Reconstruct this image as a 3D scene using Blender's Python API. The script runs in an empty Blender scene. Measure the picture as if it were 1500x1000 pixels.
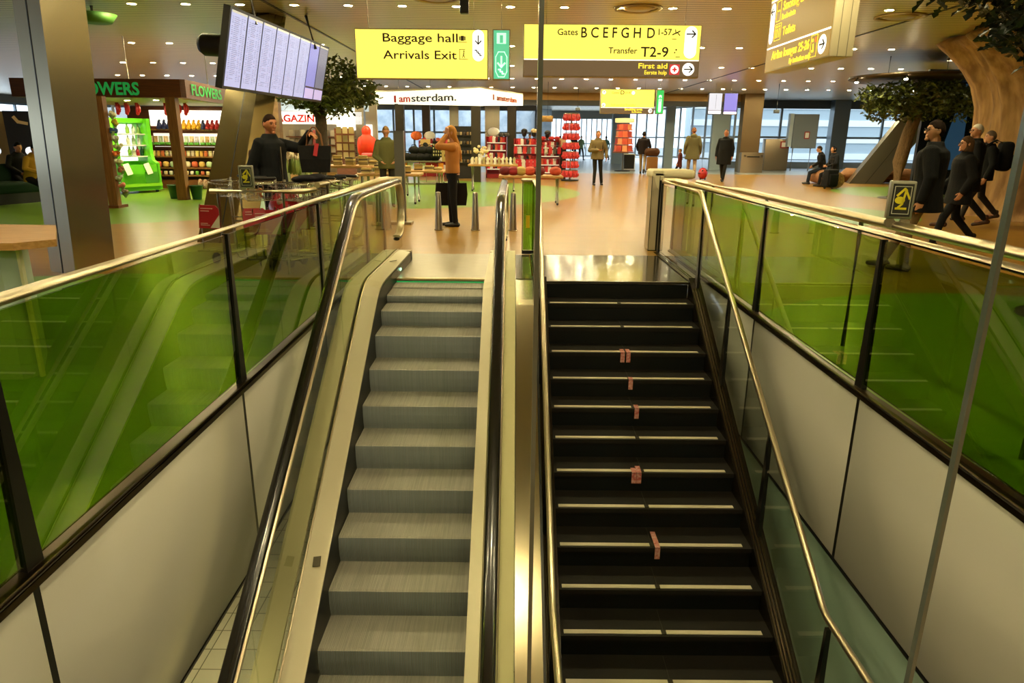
import bpy, bmesh, math, random
from mathutils import Vector, Matrix, Euler
random.seed(11)
S = bpy.context.scene
COL = S.collection
R = math.radians
V = Vector

# ------------------------------------------------------------ camera, sky, exposure
def make_camera():
    cd = bpy.data.cameras.new('camera'); cd.sensor_width = 36; cd.lens = 36 * 1003 / 1500
    cd.clip_start = .02; cd.clip_end = 400
    o = bpy.data.objects.new('camera', cd); COL.objects.link(o)
    pitch, roll = R(16.5), R(.5)
    f = V((0, math.cos(pitch), -math.sin(pitch))); r = V((1, 0, 0)); u = r.cross(f)
    r2 = r * math.cos(roll) + u * math.sin(roll); u2 = r2.cross(f)
    M = Matrix((r2, u2, -f)).transposed().to_4x4(); M.translation = V((0, 0, 1.55))
    o.matrix_world = M; S.camera = o
make_camera()
w = bpy.data.worlds.new('sky'); S.world = w; w.use_nodes = True
bg = w.node_tree.nodes['Background']; bg.inputs[0].default_value = (.80, .91, 1.0, 1); bg.inputs[1].default_value = 2.6
S.view_settings.view_transform = 'Standard'; S.view_settings.look = 'None'
S.view_settings.exposure = 0.0; S.view_settings.gamma = 1.0; S.view_settings.use_curve_mapping = False
S.cycles.max_bounces = 9; S.cycles.diffuse_bounces = 4; S.cycles.glossy_bounces = 4
S.cycles.transparent_max_bounces = 24; S.cycles.caustics_reflective = False; S.cycles.caustics_refractive = False
S.cycles.sample_clamp_indirect = 4.0
LAMP = (1.0, .845, .46)         # the warm colour of the ceiling downlights
LAMP_POWER = 880.0

# ------------------------------------------------------------ materials
MATS = {}
def lin(h):
    h = h.lstrip('#'); h = h if len(h) == 6 else ''.join(q * 2 for q in h); c = [int(h[i:i+2], 16) / 255 for i in (0, 2, 4)]
    return tuple(x / 12.92 if x <= .04045 else ((x + .055) / 1.055) ** 2.4 for x in c)
def C3(c): return lin(c) if isinstance(c, str) else tuple(c)
def mat(key, c='#888888', rough=.5, metal=0, emit=None, es=1.0, spec=.5, c2=None, scale=8, stretch=(1, 1, 1), bump=0, coat=0, rv=0):
    if key in MATS: return MATS[key]
    m = bpy.data.materials.new(key); m.use_nodes = True; nt = m.node_tree; b = nt.nodes['Principled BSDF']
    c = C3(c); b.inputs['Base Color'].default_value = (*c, 1); b.inputs['Roughness'].default_value = rough
    b.inputs['Metallic'].default_value = metal; b.inputs['Specular IOR Level'].default_value = spec
    b.inputs['Coat Weight'].default_value = coat; b.inputs['Coat Roughness'].default_value = .1
    if emit is not None:
        b.inputs['Emission Color'].default_value = (*C3(emit), 1); b.inputs['Emission Strength'].default_value = es
    if c2 is not None or bump or rv:
        tc = nt.nodes.new('ShaderNodeTexCoord'); mp = nt.nodes.new('ShaderNodeMapping'); mp.inputs['Scale'].default_value = stretch
        n = nt.nodes.new('ShaderNodeTexNoise'); n.inputs['Scale'].default_value = scale; n.inputs['Detail'].default_value = 4
        nt.links.new(tc.outputs['Object'], mp.inputs[0]); nt.links.new(mp.outputs[0], n.inputs['Vector'])
        if c2 is not None:
            mx = nt.nodes.new('ShaderNodeMix'); mx.data_type = 'RGBA'
            mx.inputs[6].default_value = (*c, 1); mx.inputs[7].default_value = (*C3(c2), 1)
            rp = nt.nodes.new('ShaderNodeMapRange'); rp.inputs[1].default_value = .35; rp.inputs[2].default_value = .65
            nt.links.new(n.outputs[0], rp.inputs[0]); nt.links.new(rp.outputs[0], mx.inputs[0]); nt.links.new(mx.outputs[2], b.inputs['Base Color'])
        if bump:
            bp = nt.nodes.new('ShaderNodeBump'); bp.inputs['Strength'].default_value = bump; bp.inputs['Distance'].default_value = .01
            nt.links.new(n.outputs[0], bp.inputs['Height']); nt.links.new(bp.outputs[0], b.inputs['Normal'])
        if rv:
            rr = nt.nodes.new('ShaderNodeMapRange'); rr.inputs[3].default_value = max(.03, rough - rv); rr.inputs[4].default_value = rough + rv
            nt.links.new(n.outputs[0], rr.inputs[0]); nt.links.new(rr.outputs[0], b.inputs['Roughness'])
    MATS[key] = m; return m
def glass(key, tint=(1, 1, 1), refl=.06, rough=.0, body=None, bodyf=0, fs=1.1):
    """thin pane: tinted see-through plus a mirror coat by fresnel"""
    if key in MATS: return MATS[key]
    m = bpy.data.materials.new(key); m.use_nodes = True; nt = m.node_tree
    for n in list(nt.nodes):
        if n.type != 'OUTPUT_MATERIAL': nt.nodes.remove(n)
    out = nt.nodes['Material Output']
    t = nt.nodes.new('ShaderNodeBsdfTransparent'); t.inputs[0].default_value = (*tint, 1)
    g = nt.nodes.new('ShaderNodeBsdfGlossy'); g.inputs['Roughness'].default_value = rough
    fr = nt.nodes.new('ShaderNodeFresnel'); fr.inputs[0].default_value = 1.45
    mu = nt.nodes.new('ShaderNodeMath'); mu.operation = 'MULTIPLY_ADD'; mu.inputs[1].default_value = fs; mu.inputs[2].default_value = refl
    mx = nt.nodes.new('ShaderNodeMixShader')
    ge = nt.nodes.new('ShaderNodeNewGeometry'); iv = nt.nodes.new('ShaderNodeMath'); iv.operation = 'SUBTRACT'; iv.inputs[0].default_value = 1
    m3 = nt.nodes.new('ShaderNodeMath'); m3.operation = 'MULTIPLY'; nt.links.new(ge.outputs['Backfacing'], iv.inputs[1]); nt.links.new(mu.outputs[0], m3.inputs[0]); nt.links.new(iv.outputs[0], m3.inputs[1])
    nt.links.new(fr.outputs[0], mu.inputs[0]); nt.links.new(m3.outputs[0], mx.inputs[0])
    src = t
    if body is not None:
        d = nt.nodes.new('ShaderNodeBsdfDiffuse'); d.inputs[0].default_value = (*C3(body), 1)
        m2 = nt.nodes.new('ShaderNodeMixShader'); m2.inputs[0].default_value = bodyf
        nt.links.new(t.outputs[0], m2.inputs[1]); nt.links.new(d.outputs[0], m2.inputs[2]); src = m2
    nt.links.new(src.outputs[0], mx.inputs[1]); nt.links.new(g.outputs[0], mx.inputs[2]); nt.links.new(mx.outputs[0], out.inputs[0])
    MATS[key] = m; return m

STEEL = mat('brushed steel', '#b8b0a0', .32, 1, c2='#a49c8c', scale=6, stretch=(40, 40, 1), rv=.08)
STEELD = mat('column steel', '#b0a68c', .24, .92)
GOLDS = mat('dark gold steel', '#7e7048', .24, .92)
CHROME = mat('polished rail', '#d4c6a8', .34, 1)
BRASS = mat('bronze trim', '#4a3d2c', .3, 1)
DECK = mat('satin deck', '#ddd3b4', .4, .2)
BLACK = mat('black metal', '#0d0d0d', .35)
RUBBER = mat('handrail rubber', '#120f0d', .22, coat=.3)
WHITEP = mat('white cladding', '#d6d2c4', .2, coat=.3)
CREAM = mat('cream cloth', '#d8cda8', .7)
GREENG = glass('green tinted glass', (.47, .595, .15), .05)
CLEARG = glass('clear glass', (.93, .95, .92), .02)
PANEG = glass('window glass', (.95, .98, 1.0), .0)
WOOD = mat('red brown wood', '#7a4420', .4, c2='#5e3216', scale=5, stretch=(1, 1, 12))
WOODL = mat('light wood', '#b88a52', .45, c2='#a2763f', scale=5, stretch=(1, 10, 10))
SKIN = mat('skin', '#c08862', .5); SKINB = mat('skin tanned', '#b5714a', .5)
LEDW = mat('lamp diffuser', '#ffffff', .4, emit=LAMP, es=LAMP_POWER)

# ------------------------------------------------------------ mesh building
def axes(d):
    d = V(d).normalized(); a = V((0, 0, 1)) if abs(d.z) < .9 else V((1, 0, 0))
    x = d.cross(a).normalized(); return x, x.cross(d).normalized(), d
class MB:
    def __init__(s): s.v = []; s.f = []; s.sm = []
    def add(s, vs, fs, smooth=False, M=None):
        b = len(s.v); s.v += [(M @ V(p)) if M is not None else V(p) for p in vs]
        s.f += [tuple(i + b for i in f) for f in fs]; s.sm += [smooth] * len(fs); return s
    def box(s, c, d, rot=None, M=None):
        x, y, z = d[0] / 2, d[1] / 2, d[2] / 2
        vs = [V((i, j, k)) for i in (-x, x) for j in (-y, y) for k in (-z, z)]
        if rot is not None:
            E = Euler(rot).to_matrix(); vs = [E @ v for v in vs]
        return s.add([v + V(c) for v in vs], [(0, 1, 3, 2), (4, 6, 7, 5), (0, 4, 5, 1), (2, 3, 7, 6), (0, 2, 6, 4), (1, 5, 7, 3)], False, M)
    def rbox(s, c, d, r=.01, seg=2, rot=None):
        bm = bmesh.new(); bmesh.ops.create_cube(bm, size=1); bmesh.ops.scale(bm, vec=d, verts=bm.verts)
        bmesh.ops.bevel(bm, geom=bm.edges[:], offset=min(r, min(d) * .49), segments=seg, affect='EDGES', profile=.5)
        E = Euler(rot).to_matrix() if rot is not None else Matrix.Identity(3)
        bm.verts.index_update()
        s.add([E @ v.co + V(c) for v in bm.verts], [tuple(v.index for v in f.verts) for f in bm.faces], True); bm.free(); return s
    def loft(s, rings, smooth=True, caps=True, closed=False):
        n = len(rings[0]); vs = [p for r in rings for p in r]; fs = []
        m = len(rings)
        for i in range(m if closed else m - 1):
            a, b = i * n, ((i + 1) % m) * n
            fs += [(a + j, a + (j + 1) % n, b + (j + 1) % n, b + j) for j in range(n)]
        s.add(vs, fs, smooth)
        if caps and not closed:
            s.add(rings[0], [tuple(range(n))[::-1]]); s.add(rings[-1], [tuple(range(n))])
        return s
    def tube(s, pts, r, n=10, caps=True, closed=False):
        pts = [V(p) for p in pts]; m = len(pts); rings = []; ref = None
        for i, p in enumerate(pts):
            if closed: d = pts[(i + 1) % m] - pts[i - 1]
            else: d = pts[min(i + 1, m - 1)] - pts[max(i - 1, 0)]
            d = d.normalized()
            if ref is None: x, y, _ = axes(d)
            else:
                x = (ref - d * ref.dot(d)).normalized(); y = d.cross(x)
            ref = x; rr = r[i] if isinstance(r, (list, tuple)) else r
            rings.append([p + (x * math.cos(2 * math.pi * k / n) + y * math.sin(2 * math.pi * k / n)) * rr for k in range(n)])
        return s.loft(rings, True, caps, closed)
    def cyl(s, a, b, r, r2=None, n=14): return s.tube([a, b], [r, r if r2 is None else r2], n)
    def cap(s, a, b, r, r2=None, n=12):
        a, b = V(a), V(b); r2 = r if r2 is None else r2; d = (b - a)
        d = d.normalized() if d.length > 1e-6 else V((0, 0, 1)); P = []; Q = []
        for t in (-80, -50, -20): P.append(a + d * r * math.sin(R(t))); Q.append(r * math.cos(R(t)))
        for t in (20, 50, 80): P.append(b + d * r2 * math.sin(R(t))); Q.append(r2 * math.cos(R(t)))
        x, y, _ = axes(d)
        s.loft([[p + (x * math.cos(2 * math.pi * k / n) + y * math.sin(2 * math.pi * k / n)) * q for k in range(n)] for p, q in zip(P, Q)]); return s
    def lathe(s, prof, c=(0, 0, 0), n=20, fn=None, closed=False):
        rings = [[V((c[0] + r * math.cos(2 * math.pi * k / n) * (fn(k / n, z) if fn else 1), c[1] + r * math.sin(2 * math.pi * k / n) * (fn(k / n, z) if fn else 1), c[2] + z)) for k in range(n)] for r, z in prof]
        return s.loft(rings, closed=closed)
    def ell(s, c, r, nu=14, nv=9, M=None):
        rings = []
        for j in range(nv):
            t = math.pi * (j + .35) / (nv - .3) - math.pi / 2
            rings.append([V((r[0] * math.cos(t) * math.cos(2 * math.pi * k / nu), r[1] * math.cos(t) * math.sin(2 * math.pi * k / nu), r[2] * math.sin(t))) for k in range(nu)])
        rings = [[((M @ p) if M is not None else p) + V(c) for p in q] for q in rings]
        return s.loft(rings)
    def prism(s, poly, ext, smooth=False):
        n = len(poly); a = [V(p) for p in poly]; e = V(ext); b = [p + e for p in a]
        return s.add(a + b, [tuple(range(n))[::-1], tuple(range(n, 2 * n))] + [(i, (i + 1) % n, n + (i + 1) % n, n + i) for i in range(n)], smooth)
    def strip(s, A, B, ext):
        """solid between two polylines, pushed by ext"""
        e = V(ext); n = len(A); A = [V(p) for p in A]; B = [V(p) for p in B]
        vs = A + B + [p + e for p in A] + [p + e for p in B]; fs = []
        for i in range(n - 1):
            fs += [(i, i + 1, n + i + 1, n + i), (2*n + i, 3*n + i, 3*n + i + 1, 2*n + i + 1), (i, 2*n + i, 2*n + i + 1, i + 1), (n + i, n + i + 1, 3*n + i + 1, 3*n + i)]
        fs += [(0, n, 3*n, 2*n), (n - 1, 3*n - 1 , 4*n - 1, 2*n - 1)]
        fs[-1] = (n - 1, 3*n - 1, 4*n - 1, 2*n - 1)
        return s.add(vs, fs)
    def stroke(s, pts, w, y=0, t=.004):
        """flat line drawn in the XZ plane, facing -Y"""
        for a, b in zip(pts[:-1], pts[1:]):
            a, b = V((a[0], 0, a[1])), V((b[0], 0, b[1])); d = (b - a).normalized(); q = V((-d.z, 0, d.x)) * w / 2; a = a - d * w * .3; b = b + d * w * .3
            s.prism([a + q + V((0, y, 0)), b + q + V((0, y, 0)), b - q + V((0, y, 0)), a - q + V((0, y, 0))], (0, -t, 0))
        return s
    def disc(s, c, rx, rz, y=0, t=.004, n=24):
        return s.prism([V((c[0] + rx * math.cos(2 * math.pi * k / n), y, c[1] + rz * math.sin(2 * math.pi * k / n))) for k in range(n)], (0, -t, 0))
    def pill(s, c, w, h, y=0, t=.004, n=10):
        r = min(w, h) / 2; P = []
        for k in range(4 * n):
            a = 2 * math.pi * (k + .5) / (4 * n); P.append(V((c[0] + math.copysign(w / 2 - r, math.cos(a)) + r * math.cos(a), y, c[1] + math.copysign(h / 2 - r, math.sin(a)) + r * math.sin(a))))
        return s.prism(P, (0, -t, 0))
    def mesh(s, name):
        me = bpy.data.meshes.new(name); me.from_pydata([tuple(p) for p in s.v], [], s.f)
        me.polygons.foreach_set('use_smooth', s.sm)
        bm = bmesh.new(); bm.from_mesh(me); bmesh.ops.recalc_face_normals(bm, faces=bm.faces[:]); bm.to_mesh(me); bm.free(); return me

def link(name, me, m, parent=None, loc=None):
    o = bpy.data.objects.new(name, me); COL.objects.link(o)
    if m is not None and len(me.materials) == 0: me.materials.append(m)
    if parent is not None: o.parent = parent
    if loc is not None: o.location = loc
    return o
ROOTLOC = {}
def obj(name, mb, m, parent=None, loc=None, world=False):
    if world:
        off = V((0, 0, 0)); p = parent
        while p is not None: off += p.location; p = p.parent
        if loc is not None: off += V(loc)
        mb.v = [v - off for v in mb.v]
    return link(name, mb.mesh(name), m, parent, loc)
def thing(name, label, cat, loc=(0, 0, 0), rz=0, group=None):
    o = bpy.data.objects.new(name, None); COL.objects.link(o); o.location = loc; o.rotation_euler = (0, 0, rz); o.empty_display_size = .1
    return tag(o, label, cat, group)
def tag(o, label, cat, group=None, kind=None):
    o['label'] = label; o['category'] = cat
    if group: o['group'] = group
    if kind: o['kind'] = kind
    return o
def struct(name, mb, m, parent=None, label=None, cat=None):
    o = obj(name, mb, m, parent)
    if parent is None:
        o['kind'] = 'structure'
        if label: o['label'] = label; o['category'] = cat
    return o
KIDS = {}
def kids(o): return [c for c in COL.objects if c.parent is o]
def dup(root, loc, rz=None, label=None, tree=None, scale=None):
    tree = tree or family(root)
    def rec(node, parent):
        o, ch = node; c = o.copy(); COL.objects.link(c)
        if parent is not None: c.parent = parent
        for q in ch: rec(q, c)
        return c
    r = rec(tree, None); r.location = loc
    if rz is not None: r.rotation_euler = (0, 0, rz)
    if label: r['label'] = label
    if scale: r.scale = scale
    return r
def family(o): return (o, [family(c) for c in o.children])
def recolor(o, m):
    """own mesh data with another material"""
    o.data = o.data.copy(); o.data.materials.clear(); o.data.materials.append(m)
def text(s, size, m, parent, loc, rot=(math.pi / 2, 0, 0), align='LEFT', bold=0, width=None, ext=.003, name='lettering'):
    cu = bpy.data.curves.new('t', 'FONT'); cu.body = s; cu.size = size; cu.align_x = align; cu.extrude = ext; cu.offset = bold; cu.resolution_u = 3
    o = bpy.data.objects.new('t', cu); COL.objects.link(o)
    dg = bpy.context.evaluated_depsgraph_get(); me = bpy.data.meshes.new_from_object(o.evaluated_get(dg)); bpy.data.objects.remove(o); bpy.data.curves.remove(cu)
    me.name = name; me.materials.clear()
    if width:
        xs = [v.co.x for v in me.vertices]; k = width / (max(xs) - min(xs))
        for v in me.vertices: v.co.x *= k
    q = link(name, me, m, parent, loc); q.rotation_euler = rot; return q
def remesh(mb, voxel, it=3, name='m'):
    me = mb.mesh(name); o = bpy.data.objects.new('t', me); COL.objects.link(o)
    md = o.modifiers.new('r', 'REMESH'); md.mode = 'VOXEL'; md.voxel_size = voxel; md.use_smooth_shade = True
    if it:
        sm = o.modifiers.new('s', 'SMOOTH'); sm.factor = .5; sm.iterations = it
    dg = bpy.context.evaluated_depsgraph_get(); out = bpy.data.meshes.new_from_object(o.evaluated_get(dg)); bpy.data.objects.remove(o); bpy.data.meshes.remove(me)
    out.name = name; out.polygons.foreach_set('use_smooth', [True] * len(out.polygons)); return out

# ------------------------------------------------------------ the setting: floor, ceiling, walls
XL, XR = -1.78, 2.30            # the two sides of the stairwell
def floor_material():
    m = bpy.data.materials.new('oak floor with green inlays'); m.use_nodes = True; nt = m.node_tree; b = nt.nodes['Principled BSDF']
    tc = nt.nodes.new('ShaderNodeTexCoord'); br = nt.nodes.new('ShaderNodeTexBrick')
    br.inputs['Scale'].default_value = 1; br.inputs['Brick Width'].default_value = 1.6; br.inputs['Row Height'].default_value = .12
    br.inputs['Mortar Size'].default_value = .002; br.offset = .37
    br.inputs['Color1'].default_value = (*lin('#987026'), 1); br.inputs['Color2'].default_value = (*lin('#906a23'), 1); br.inputs['Mortar'].default_value = (*lin('#84601e'), 1)
    nt.links.new(tc.outputs['Object'], br.inputs['Vector'])
    ns = nt.nodes.new('ShaderNodeTexNoise'); ns.inputs['Scale'].default_value = 3; mp = nt.nodes.new('ShaderNodeMapping'); mp.inputs['Scale'].default_value = (1, 14, 1)
    nt.links.new(tc.outputs['Object'], mp.inputs[0]); nt.links.new(mp.outputs[0], ns.inputs['Vector'])
    gr = nt.nodes.new('ShaderNodeMix'); gr.data_type = 'RGBA'; gr.inputs[6].default_value = (*lin('#74992e'), 1); gr.inputs[7].default_value = (*lin('#668a26'), 1); nt.links.new(ns.outputs[0], gr.inputs[0])
    gy = nt.nodes.new('ShaderNodeMix'); gy.data_type = 'RGBA'; gy.inputs[6].default_value = (*lin('#8d949a'), 1); gy.inputs[7].default_value = (*lin('#7f878e'), 1); nt.links.new(ns.outputs[0], gy.inputs[0])
    sx = nt.nodes.new('ShaderNodeSeparateXYZ'); nt.links.new(tc.outputs['Object'], sx.inputs[0])
    def M(op, a, c=None):
        n = nt.nodes.new('ShaderNodeMath'); n.operation = op
        for i, q in enumerate((a, c)):
            if q is None: continue
            if isinstance(q, (int, float)): n.inputs[i].default_value = q
            else: nt.links.new(q, n.inputs[i])
        return n.outputs[0]
    tot = None
    for cx, cy, r in ((-3.5, 21.2, 5.5), (-9.5, 17.2, 5.2), (13.6, 21.8, 3.4), (-4.2, 4.4, 3.5), (4.5, 4.3, 2.9), (-14, 12, 2.6), (6.6, 15.5, 2.2)):
        dx = M('SUBTRACT', sx.outputs[0], cx); dy = M('SUBTRACT', sx.outputs[1], cy)
        d = M('SQRT', M('ADD', M('MULTIPLY', dx, dx), M('MULTIPLY', dy, dy))); k = M('LESS_THAN', d, r)
        tot = k if tot is None else M('MAXIMUM', tot, k)
    m1 = nt.nodes.new('ShaderNodeMix'); m1.data_type = 'RGBA'; nt.links.new(tot, m1.inputs[0]); nt.links.new(br.outputs[0], m1.inputs[6]); nt.links.new(gr.outputs[2], m1.inputs[7])
    far = M('GREATER_THAN', sx.outputs[1], 33.5)
    m2 = nt.nodes.new('ShaderNodeMix'); m2.data_type = 'RGBA'; nt.links.new(far, m2.inputs[0]); nt.links.new(m1.outputs[2], m2.inputs[6]); nt.links.new(gy.outputs[2], m2.inputs[7])
    nt.links.new(m2.outputs[2], b.inputs['Base Color']); b.inputs['Roughness'].default_value = .28; b.inputs['Specular IOR Level'].default_value = .42; b.inputs['Coat Weight'].default_value = .08; b.inputs['Coat Roughness'].default_value = .14
    return m
def ceiling_material():
    m = bpy.data.materials.new('slatted ceiling'); m.use_nodes = True; nt = m.node_tree; b = nt.nodes['Principled BSDF']
    tc = nt.nodes.new('ShaderNodeTexCoord'); sx = nt.nodes.new('ShaderNodeSeparateXYZ'); nt.links.new(tc.outputs['Object'], sx.inputs[0])
    a = nt.nodes.new('ShaderNodeMath'); a.operation = 'MODULO'; a.inputs[1].default_value = .20
    a0 = nt.nodes.new('ShaderNodeMath'); a0.operation = 'ADD'; a0.inputs[1].default_value = 100; nt.links.new(sx.outputs[1], a0.inputs[0]); nt.links.new(a0.outputs[0], a.inputs[0])
    l = nt.nodes.new('ShaderNodeMath'); l.operation = 'LESS_THAN'; l.inputs[1].default_value = .028; nt.links.new(a.outputs[0], l.inputs[0])
    mx = nt.nodes.new('ShaderNodeMix'); mx.data_type = 'RGBA'; mx.inputs[6].default_value = (*lin('#eadfc8'), 1); mx.inputs[7].default_value = (*lin('#6d6252'), 1); nt.links.new(l.outputs[0], mx.inputs[0])
    nt.links.new(mx.outputs[2], b.inputs['Base Color']); b.inputs['Metallic'].default_value = .35; b.inputs['Roughness'].default_value = .33
    return m
f = MB()
for x0, x1, y0, y1 in ((-30, XL - .02, -12, 62), (XR + .02, 40, -12, 62), (XL - .02, XR + .02, -12, 1.25), (XL - .02, XR + .02, 9.5, 62)):
    f.box(((x0 + x1) / 2, (y0 + y1) / 2, -.15), (x1 - x0, y1 - y0, .3))
struct('floor', f, floor_material())
ZC = 3.8
c = MB()
for x0, x1, y0, y1 in ((-30, 24.5, -12, 42.2), (24.5, 40, -12, 34.2), (-30, 1.4, 42.2, 46.2), (1.4, 12.3, 42.2, 60.2)): c.box(((x0 + x1) / 2, (y0 + y1) / 2, ZC + .1), (x1 - x0, y1 - y0, .2))
c.prism([(24.5, 34.2, ZC), (40, 34.2, ZC), (24.5, 42.2, ZC)], (0, 0, .2))
struct('ceiling', c, ceiling_material())
t = MB()
t.box((-4.35, 12, ZC - .008), (.05, 50, .016)); t.box((7.6, 20, ZC - .008), (.05, 40, .016))
struct('trim_1', t, BLACK)
WALL = mat('grey wall', '#8b8578', .6)
struct('wall_near', MB().box((5, -12.1, 1.9), (70, .2, 3.8)), WALL)
struct('wall_left', MB().box((-30.1, 17, .4), (.2, 58, .8)).box((-30.1, 17, 3.55), (.2, 58, .5)).box((-30.1, -4, 1.9), (.2, 16, 3.8)), WALL)
struct('wall_right', MB().box((40.1, 11, 1.9), (.2, 46, 3.8)), WALL)
struct('wall_far', MB().box((-14.3, 46.1, 3.55), (31.4, .3, .5)).box((4.8, 60.1, 3.5), (7, .3, .6)).box((-26, 46.1, 1.9), (8, .2, 3.8)), WALL)
MULL = mat('window mullion', '#8796a2', .4, .2); MULLW = mat('white mullion', '#cfd6da', .4)
WN = [0]
def window(a, b, z0, z1, cols, rows, fm=MULL, t=.12, pane=True):
    """glazed wall from a to b on plan"""
    WN[0] += 1; a, b = V((*a, 0)), V((*b, 0)); d = (b - a); L = d.length; ang = math.atan2(d.y, d.x)
    o = bpy.data.objects.new('window_%d' % WN[0], None); COL.objects.link(o); o.location = a; o.rotation_euler = (0, 0, ang); o['kind'] = 'structure'
    m = MB()
    for i in range(cols + 1): m.box((L * i / cols, 0, (z0 + z1) / 2), (t, t, z1 - z0))
    for z in [z0, z1] + list(rows): m.box((L / 2, 0, z), (L, t * .8, t))
    obj('window_frame', m, fm, o)
    if pane: obj('pane', MB().box((L / 2, 0, (z0 + z1) / 2), (L, .02, z1 - z0)), PANEG, o)
    return o
window((12.6, 42), (24.5, 42), .3, 3.4, 4, (1.75,))
window((24.5, 42), (40, 34), .35, 3.35, 6, (1.75,))
window((-22, 46), (1.4, 46), .3, 3.3, 18, (1.9,))
window((8.2, 52), (12.3, 40), .5, 3.5, 9, (1.7,), MULLW, .09)
window((1.4, 60), (8.2, 60), .2, 3.2, 16, (1.2,), MULLW, .09)
window((1.4, 46), (1.4, 60), .3, 3.5, 9, (1.7,), MULLW, .09)
window((-30, 4), (-30, 46), .8, 3.3, 16, (1.9,))
window((-26, 42), (-16, 30), .6, 3.3, 5, (1.55,))
# bulkhead, headers, sills, columns of the far side
BRN = mat('bronze fascia', '#9a7a4a', .35, .8); DGREY = mat('dark grey beam', '#4c5258', .5)
struct('trim_2', MB().box((-.5, 37, 3.62), (25.4, .4, .36)), BRN)
struct('trim_3', MB().box((-.5, 37.1, 3.32), (25.4, .5, .26)), DGREY)
struct('trim_4', MB().box((18.5, 42, 3.58), (12.4, .5, .46)).box((32.2, 38, 3.58), (17.6, .5, .46), rot=(0, 0, R(-27.3))), DGREY)
struct('trim_5', MB().box((18.5, 42, .16), (12.4, .3, .32)).box((-10.3, 46, .14), (23.4, .3, .28)), mat('grey sill', '#98a0a4', .5))
col_m = mat('bronze column', '#8c7658', .35, .85)
struct('column_1', MB().box((12.0, 36.5, 1.9), (.95, .6, 3.8)), col_m)
struct('column_2', MB().box((18.6, 41.2, 1.9), (.9, .6, 3.8)), mat('grey column', '#7a858c', .4, .6))
struct('column_3', MB().box((-1.2, 40, 1.9), (.8, .6, 3.8)).box((-3.4, 41, 1.9), (.5, .5, 3.8)).box((-9.6, 40, 1.9), (.7, .6, 3.8)), STEELD)
struct('partition_1', MB().box((8.9, 41, 1.75), (.5, .4, 3.5)).box((7.0, 47, 1.75), (1.1, .4, 3.5)).box((11.1, 38.6, 1.7), (.9, .3, 3.4)), mat('blue grey wall', '#9fb0b8', .5))
# the opposite building and the apron outside
struct('ground_outside', MB().box((5, 140, -.6), (260, 100, .2)), mat('apron', '#9aa0a2', .8))
fac = MB(); bands = MB()
fac.box((46, 62, 3), (62, 2, 7))
for k in range(5): bands.box((46, 60.95, .3 + k * 1.35), (62, .12, .5))
struct('facade_outside', fac, mat('pale facade', '#aebcc2', .7)); struct('facade_bands', bands, mat('white bands', '#eef2f4', .6))
fac = MB(); fac.box((-12, 58, 2), (30, 1.5, 5)); struct('facade_outside_2', fac, mat('pale blue facade', '#b4c2cc', .7, c2='#dfe6ea', scale=1.5))

# lower level below the stairwell
TILE = mat('pale tile', '#b9b59a', .25)
def tile_material():
    m = mat('lower tiles', '#b6b49a', .2); nt = m.node_tree; b = nt.nodes['Principled BSDF']; tc = nt.nodes.new('ShaderNodeTexCoord'); br = nt.nodes.new('ShaderNodeTexBrick')
    br.offset = 0; br.inputs['Brick Width'].default_value = .3; br.inputs['Row Height'].default_value = .3; br.inputs['Scale'].default_value = 1; br.inputs['Mortar Size'].default_value = .006
    br.inputs['Color1'].default_value = (*lin('#b9b69c'), 1); br.inputs['Color2'].default_value = (*lin('#b1ae94'), 1); br.inputs['Mortar'].default_value = (*lin('#6c6a58'), 1)
    nt.links.new(tc.outputs['Object'], br.inputs['Vector']); nt.links.new(br.outputs[0], b.inputs['Base Color']); return m
struct('floor_lower', MB().box((.5, 4, -4.0), (9, 16, .2)), tile_material())
struct('wall_lower', MB().box((-4.1, 4, -2.2), (.2, 16, 3.6)).box((.3, 10.4, -2.2), (9, .2, 3.6)).box((.3, -2.6, -2.2), (9, .2, 3.6)), mat('lower wall', '#b9b8a4', .35))
struct('ceiling_lower', MB().box((-3.0, 4, -1.38), (2.2, 13, .1)), mat('lower soffit', '#55554c', .6))
struct('wall_lower_right', MB().box((2.40, 5, -2.7), (.06, 12, 2.7)), mat('pale green glass wall', '#b4d0bc', .2, coat=.6))
# white cladding of the stairwell sides: panels with dark joints, stopping at z = -1.3
JY = [0.15, 2.2, 4.25, 6.3, 8.35, 10.3]
for side, X, nm in ((-1, XL, 'wall_well_left'), (1, XR, 'wall_well_right')):
    o = struct(nm, MB().box((X + side * .09, 5.2, -.66), (.1, 10.6, 1.29)), BLACK)
    for a, b in zip(JY[:-1], JY[1:]):
        obj('cladding_panel', MB().rbox((X + side * .018, (a + b) / 2, -.685), (.036, b - a - .032, 1.21), .003, 1), WHITEP, o)
    for y in JY[1:-1]: obj('joint', MB().box((X + side * .006, y, -.685), (.012, .034, 1.21)), BLACK, o)
    obj('base_trim', MB().box((X + side * .02, 5.2, -1.305), (.05, 10.4, .018)), BLACK, o)

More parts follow.
